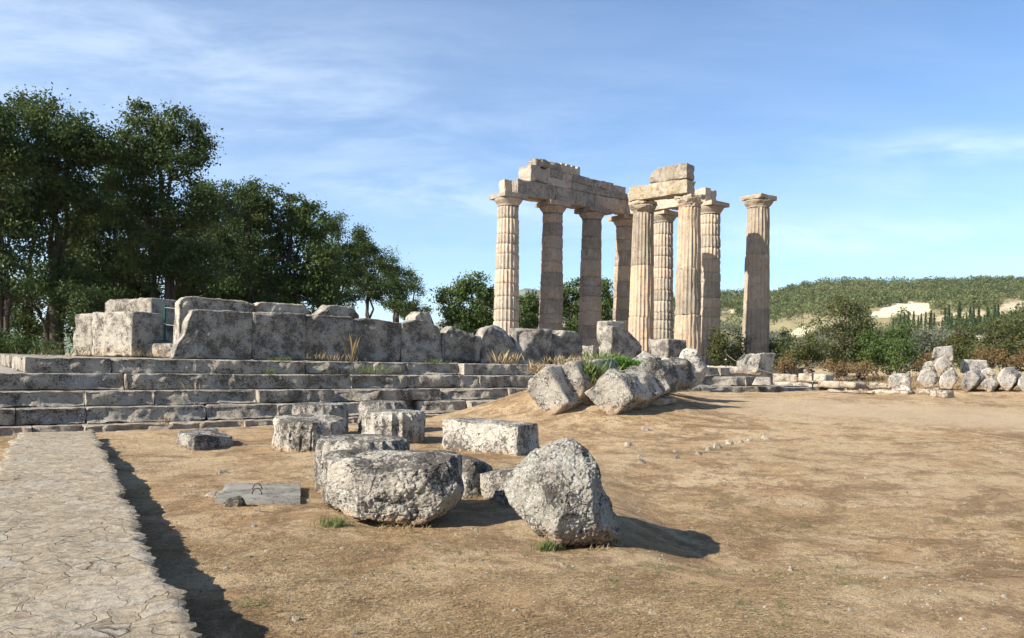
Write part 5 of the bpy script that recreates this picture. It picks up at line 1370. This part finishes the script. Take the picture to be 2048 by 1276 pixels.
def Mx(op, a, b=None, c=None):
    m = N('ShaderNodeMath', operation=op)
    for i, v in enumerate((a, b, c)):
        if v is None: continue
        if isinstance(v, (int, float)): m.inputs[i].default_value = v
        else: L(v, m.inputs[i])
    return m.outputs[0]
zc = Mx('MAXIMUM', sep.outputs[2], .02); zz = Mx('ADD', zc, .14)
px_ = Mx('DIVIDE', sep.outputs[0], zz); py_ = Mx('DIVIDE', sep.outputs[1], zz)
cb = N('ShaderNodeCombineXYZ'); L(px_, cb.inputs[0]); L(py_, cb.inputs[1])
mp = N('ShaderNodeMapping'); L(cb.outputs[0], mp.inputs[0]); mp.inputs['Rotation'].default_value = (0, 0, R_(24)); mp.inputs['Scale'].default_value = (.34, 1.0, 1); mp.inputs['Location'].default_value = (2.3, .8, 0)
def noise(vec, s, d, r, dist=0):
    x = N('ShaderNodeTexNoise'); L(vec, x.inputs['Vector']); x.inputs['Scale'].default_value = s; x.inputs['Detail'].default_value = d; x.inputs['Roughness'].default_value = r; x.inputs['Distortion'].default_value = dist; return x.outputs['Fac']
def ramp(v, a, b):
    x = N('ShaderNodeMapRange', interpolation_type='SMOOTHSTEP'); L(v, x.inputs[0]); x.inputs[1].default_value = a; x.inputs[2].default_value = b; return x.outputs[0]
n1 = noise(mp.outputs[0], .9, 8, .55, .6); n2 = noise(mp.outputs[0], 3.0, 8, .62, .3)
cl = ramp(Mx('ADD', Mx('MULTIPLY', n1, .75), Mx('MULTIPLY', n2, .25)), .46, .70)
# broad veil, thicker to the left
veil = Mx('MULTIPLY', ramp(Mx('MULTIPLY', sep.outputs[0], -1), -.3, .8), .20)
yy = Mx('MAXIMUM', sep.outputs[1], .02); P_ = Mx('DIVIDE', sep.outputs[0], yy); Q_ = Mx('DIVIDE', sep.outputs[2], yy)
cw = N('ShaderNodeCombineXYZ'); L(Mx('MULTIPLY', P_, 2.2), cw.inputs[0]); L(Mx('MULTIPLY', Q_, 9.0), cw.inputs[1])
wisp = ramp(noise(cw.outputs[0], 1.7, 9, .66, .25), .34, .70)
tot = None
for (p0, q0, rp, rq, k, sl2) in ((.60, .285, .16, .022, .6, .03), (.62, .222, .16, .018, .6, -.08), (.45, .165, .28, .026, .5, 0), (-.07, .205, .20, .026, .42, -.12), (-.25, .31, .45, .10, .22, -.1), (-.62, .42, .40, .10, .22, -.1), (.1, .14, .3, .02, .12, 0)):
    u_ = Mx('DIVIDE', Mx('SUBTRACT', P_, p0), rp); v_ = Mx('DIVIDE', Mx('SUBTRACT', Mx('SUBTRACT', Q_, q0), Mx('MULTIPLY', Mx('SUBTRACT', P_, p0), sl2)), rq)
    g_ = Mx('MULTIPLY', Mx('POWER', 2.718, Mx('MULTIPLY', Mx('ADD', Mx('MULTIPLY', u_, u_), Mx('MULTIPLY', v_, v_)), -1.0)), k)
    tot = g_ if tot is None else Mx('ADD', tot, g_)
veil = Mx('ADD', veil, Mx('MULTIPLY', tot, wisp))
fac = Mx('MINIMUM', Mx('ADD', Mx('MULTIPLY', cl, .14), veil), .8)
mix = N('ShaderNodeMix', data_type='RGBA'); L(fac, mix.inputs[0]); tint = N('ShaderNodeMix', data_type='RGBA', blend_type='MULTIPLY'); tint.inputs[0].default_value = 1; L(sky.outputs[0], tint.inputs[6]); tint.inputs[7].default_value = (.80, .94, 1.08, 1); L(tint.outputs[2], mix.inputs[6]); mix.inputs[7].default_value = (6.0, 6.9, 8.0, 1)
L(mix.outputs[2], bg.inputs[0]); L(bg.outputs[0], out.inputs[0])
cam = bpy.data.cameras.new('camera'); co = bpy.data.objects.new('camera', cam); COL.objects.link(co)
cam.sensor_width = 36; cam.sensor_fit = 'HORIZONTAL'; cam.lens = FPX/2048*36; cam.shift_y = (CY-638)/2048; cam.clip_end = 30000; cam.clip_start = .05
co.location = (0, 0, EYE)
co.rotation_euler = (Matrix.Rotation(math.pi/2, 3, 'X') @ Matrix.Rotation(ROLL, 3, 'Z')).to_euler()
S.camera = co
S.view_settings.view_transform = 'Standard'; S.view_settings.look = 'None'; S.view_settings.exposure = 1.12; S.view_settings.gamma = 1.0
S.view_settings.use_curve_mapping = False
S.cycles.max_bounces = 6

# air
hm = bpy.data.materials.new('air'); hm.use_nodes = True; ht = hm.node_tree; ht.nodes.clear()
ho = ht.nodes.new('ShaderNodeOutputMaterial'); hv = ht.nodes.new('ShaderNodeVolumePrincipled')
hv.inputs['Color'].default_value = (.80, .87, 1.0, 1); hv.inputs['Density'].default_value = 4.5e-5; hv.inputs['Anisotropy'].default_value = .2
ht.links.new(hv.outputs[0], ho.inputs['Volume'])
X0, X1, Y0, Y1, Z0, Z1 = -6500, 6500, -6500, 6500, -420, 420
hz = make_mesh('haze', [(x, y, z) for x in (X0, X1) for y in (Y0, Y1) for z in (Z0, Z1)], [(0, 1, 3, 2), (4, 6, 7, 5), (0, 4, 5, 1), (2, 3, 7, 6), (0, 2, 6, 4), (1, 5, 7, 3)], False)
tag(obj('haze', hz, hm), 'thin bluish air over the valley', None, None, 'stuff')
S.cycles.volume_bounces = 0
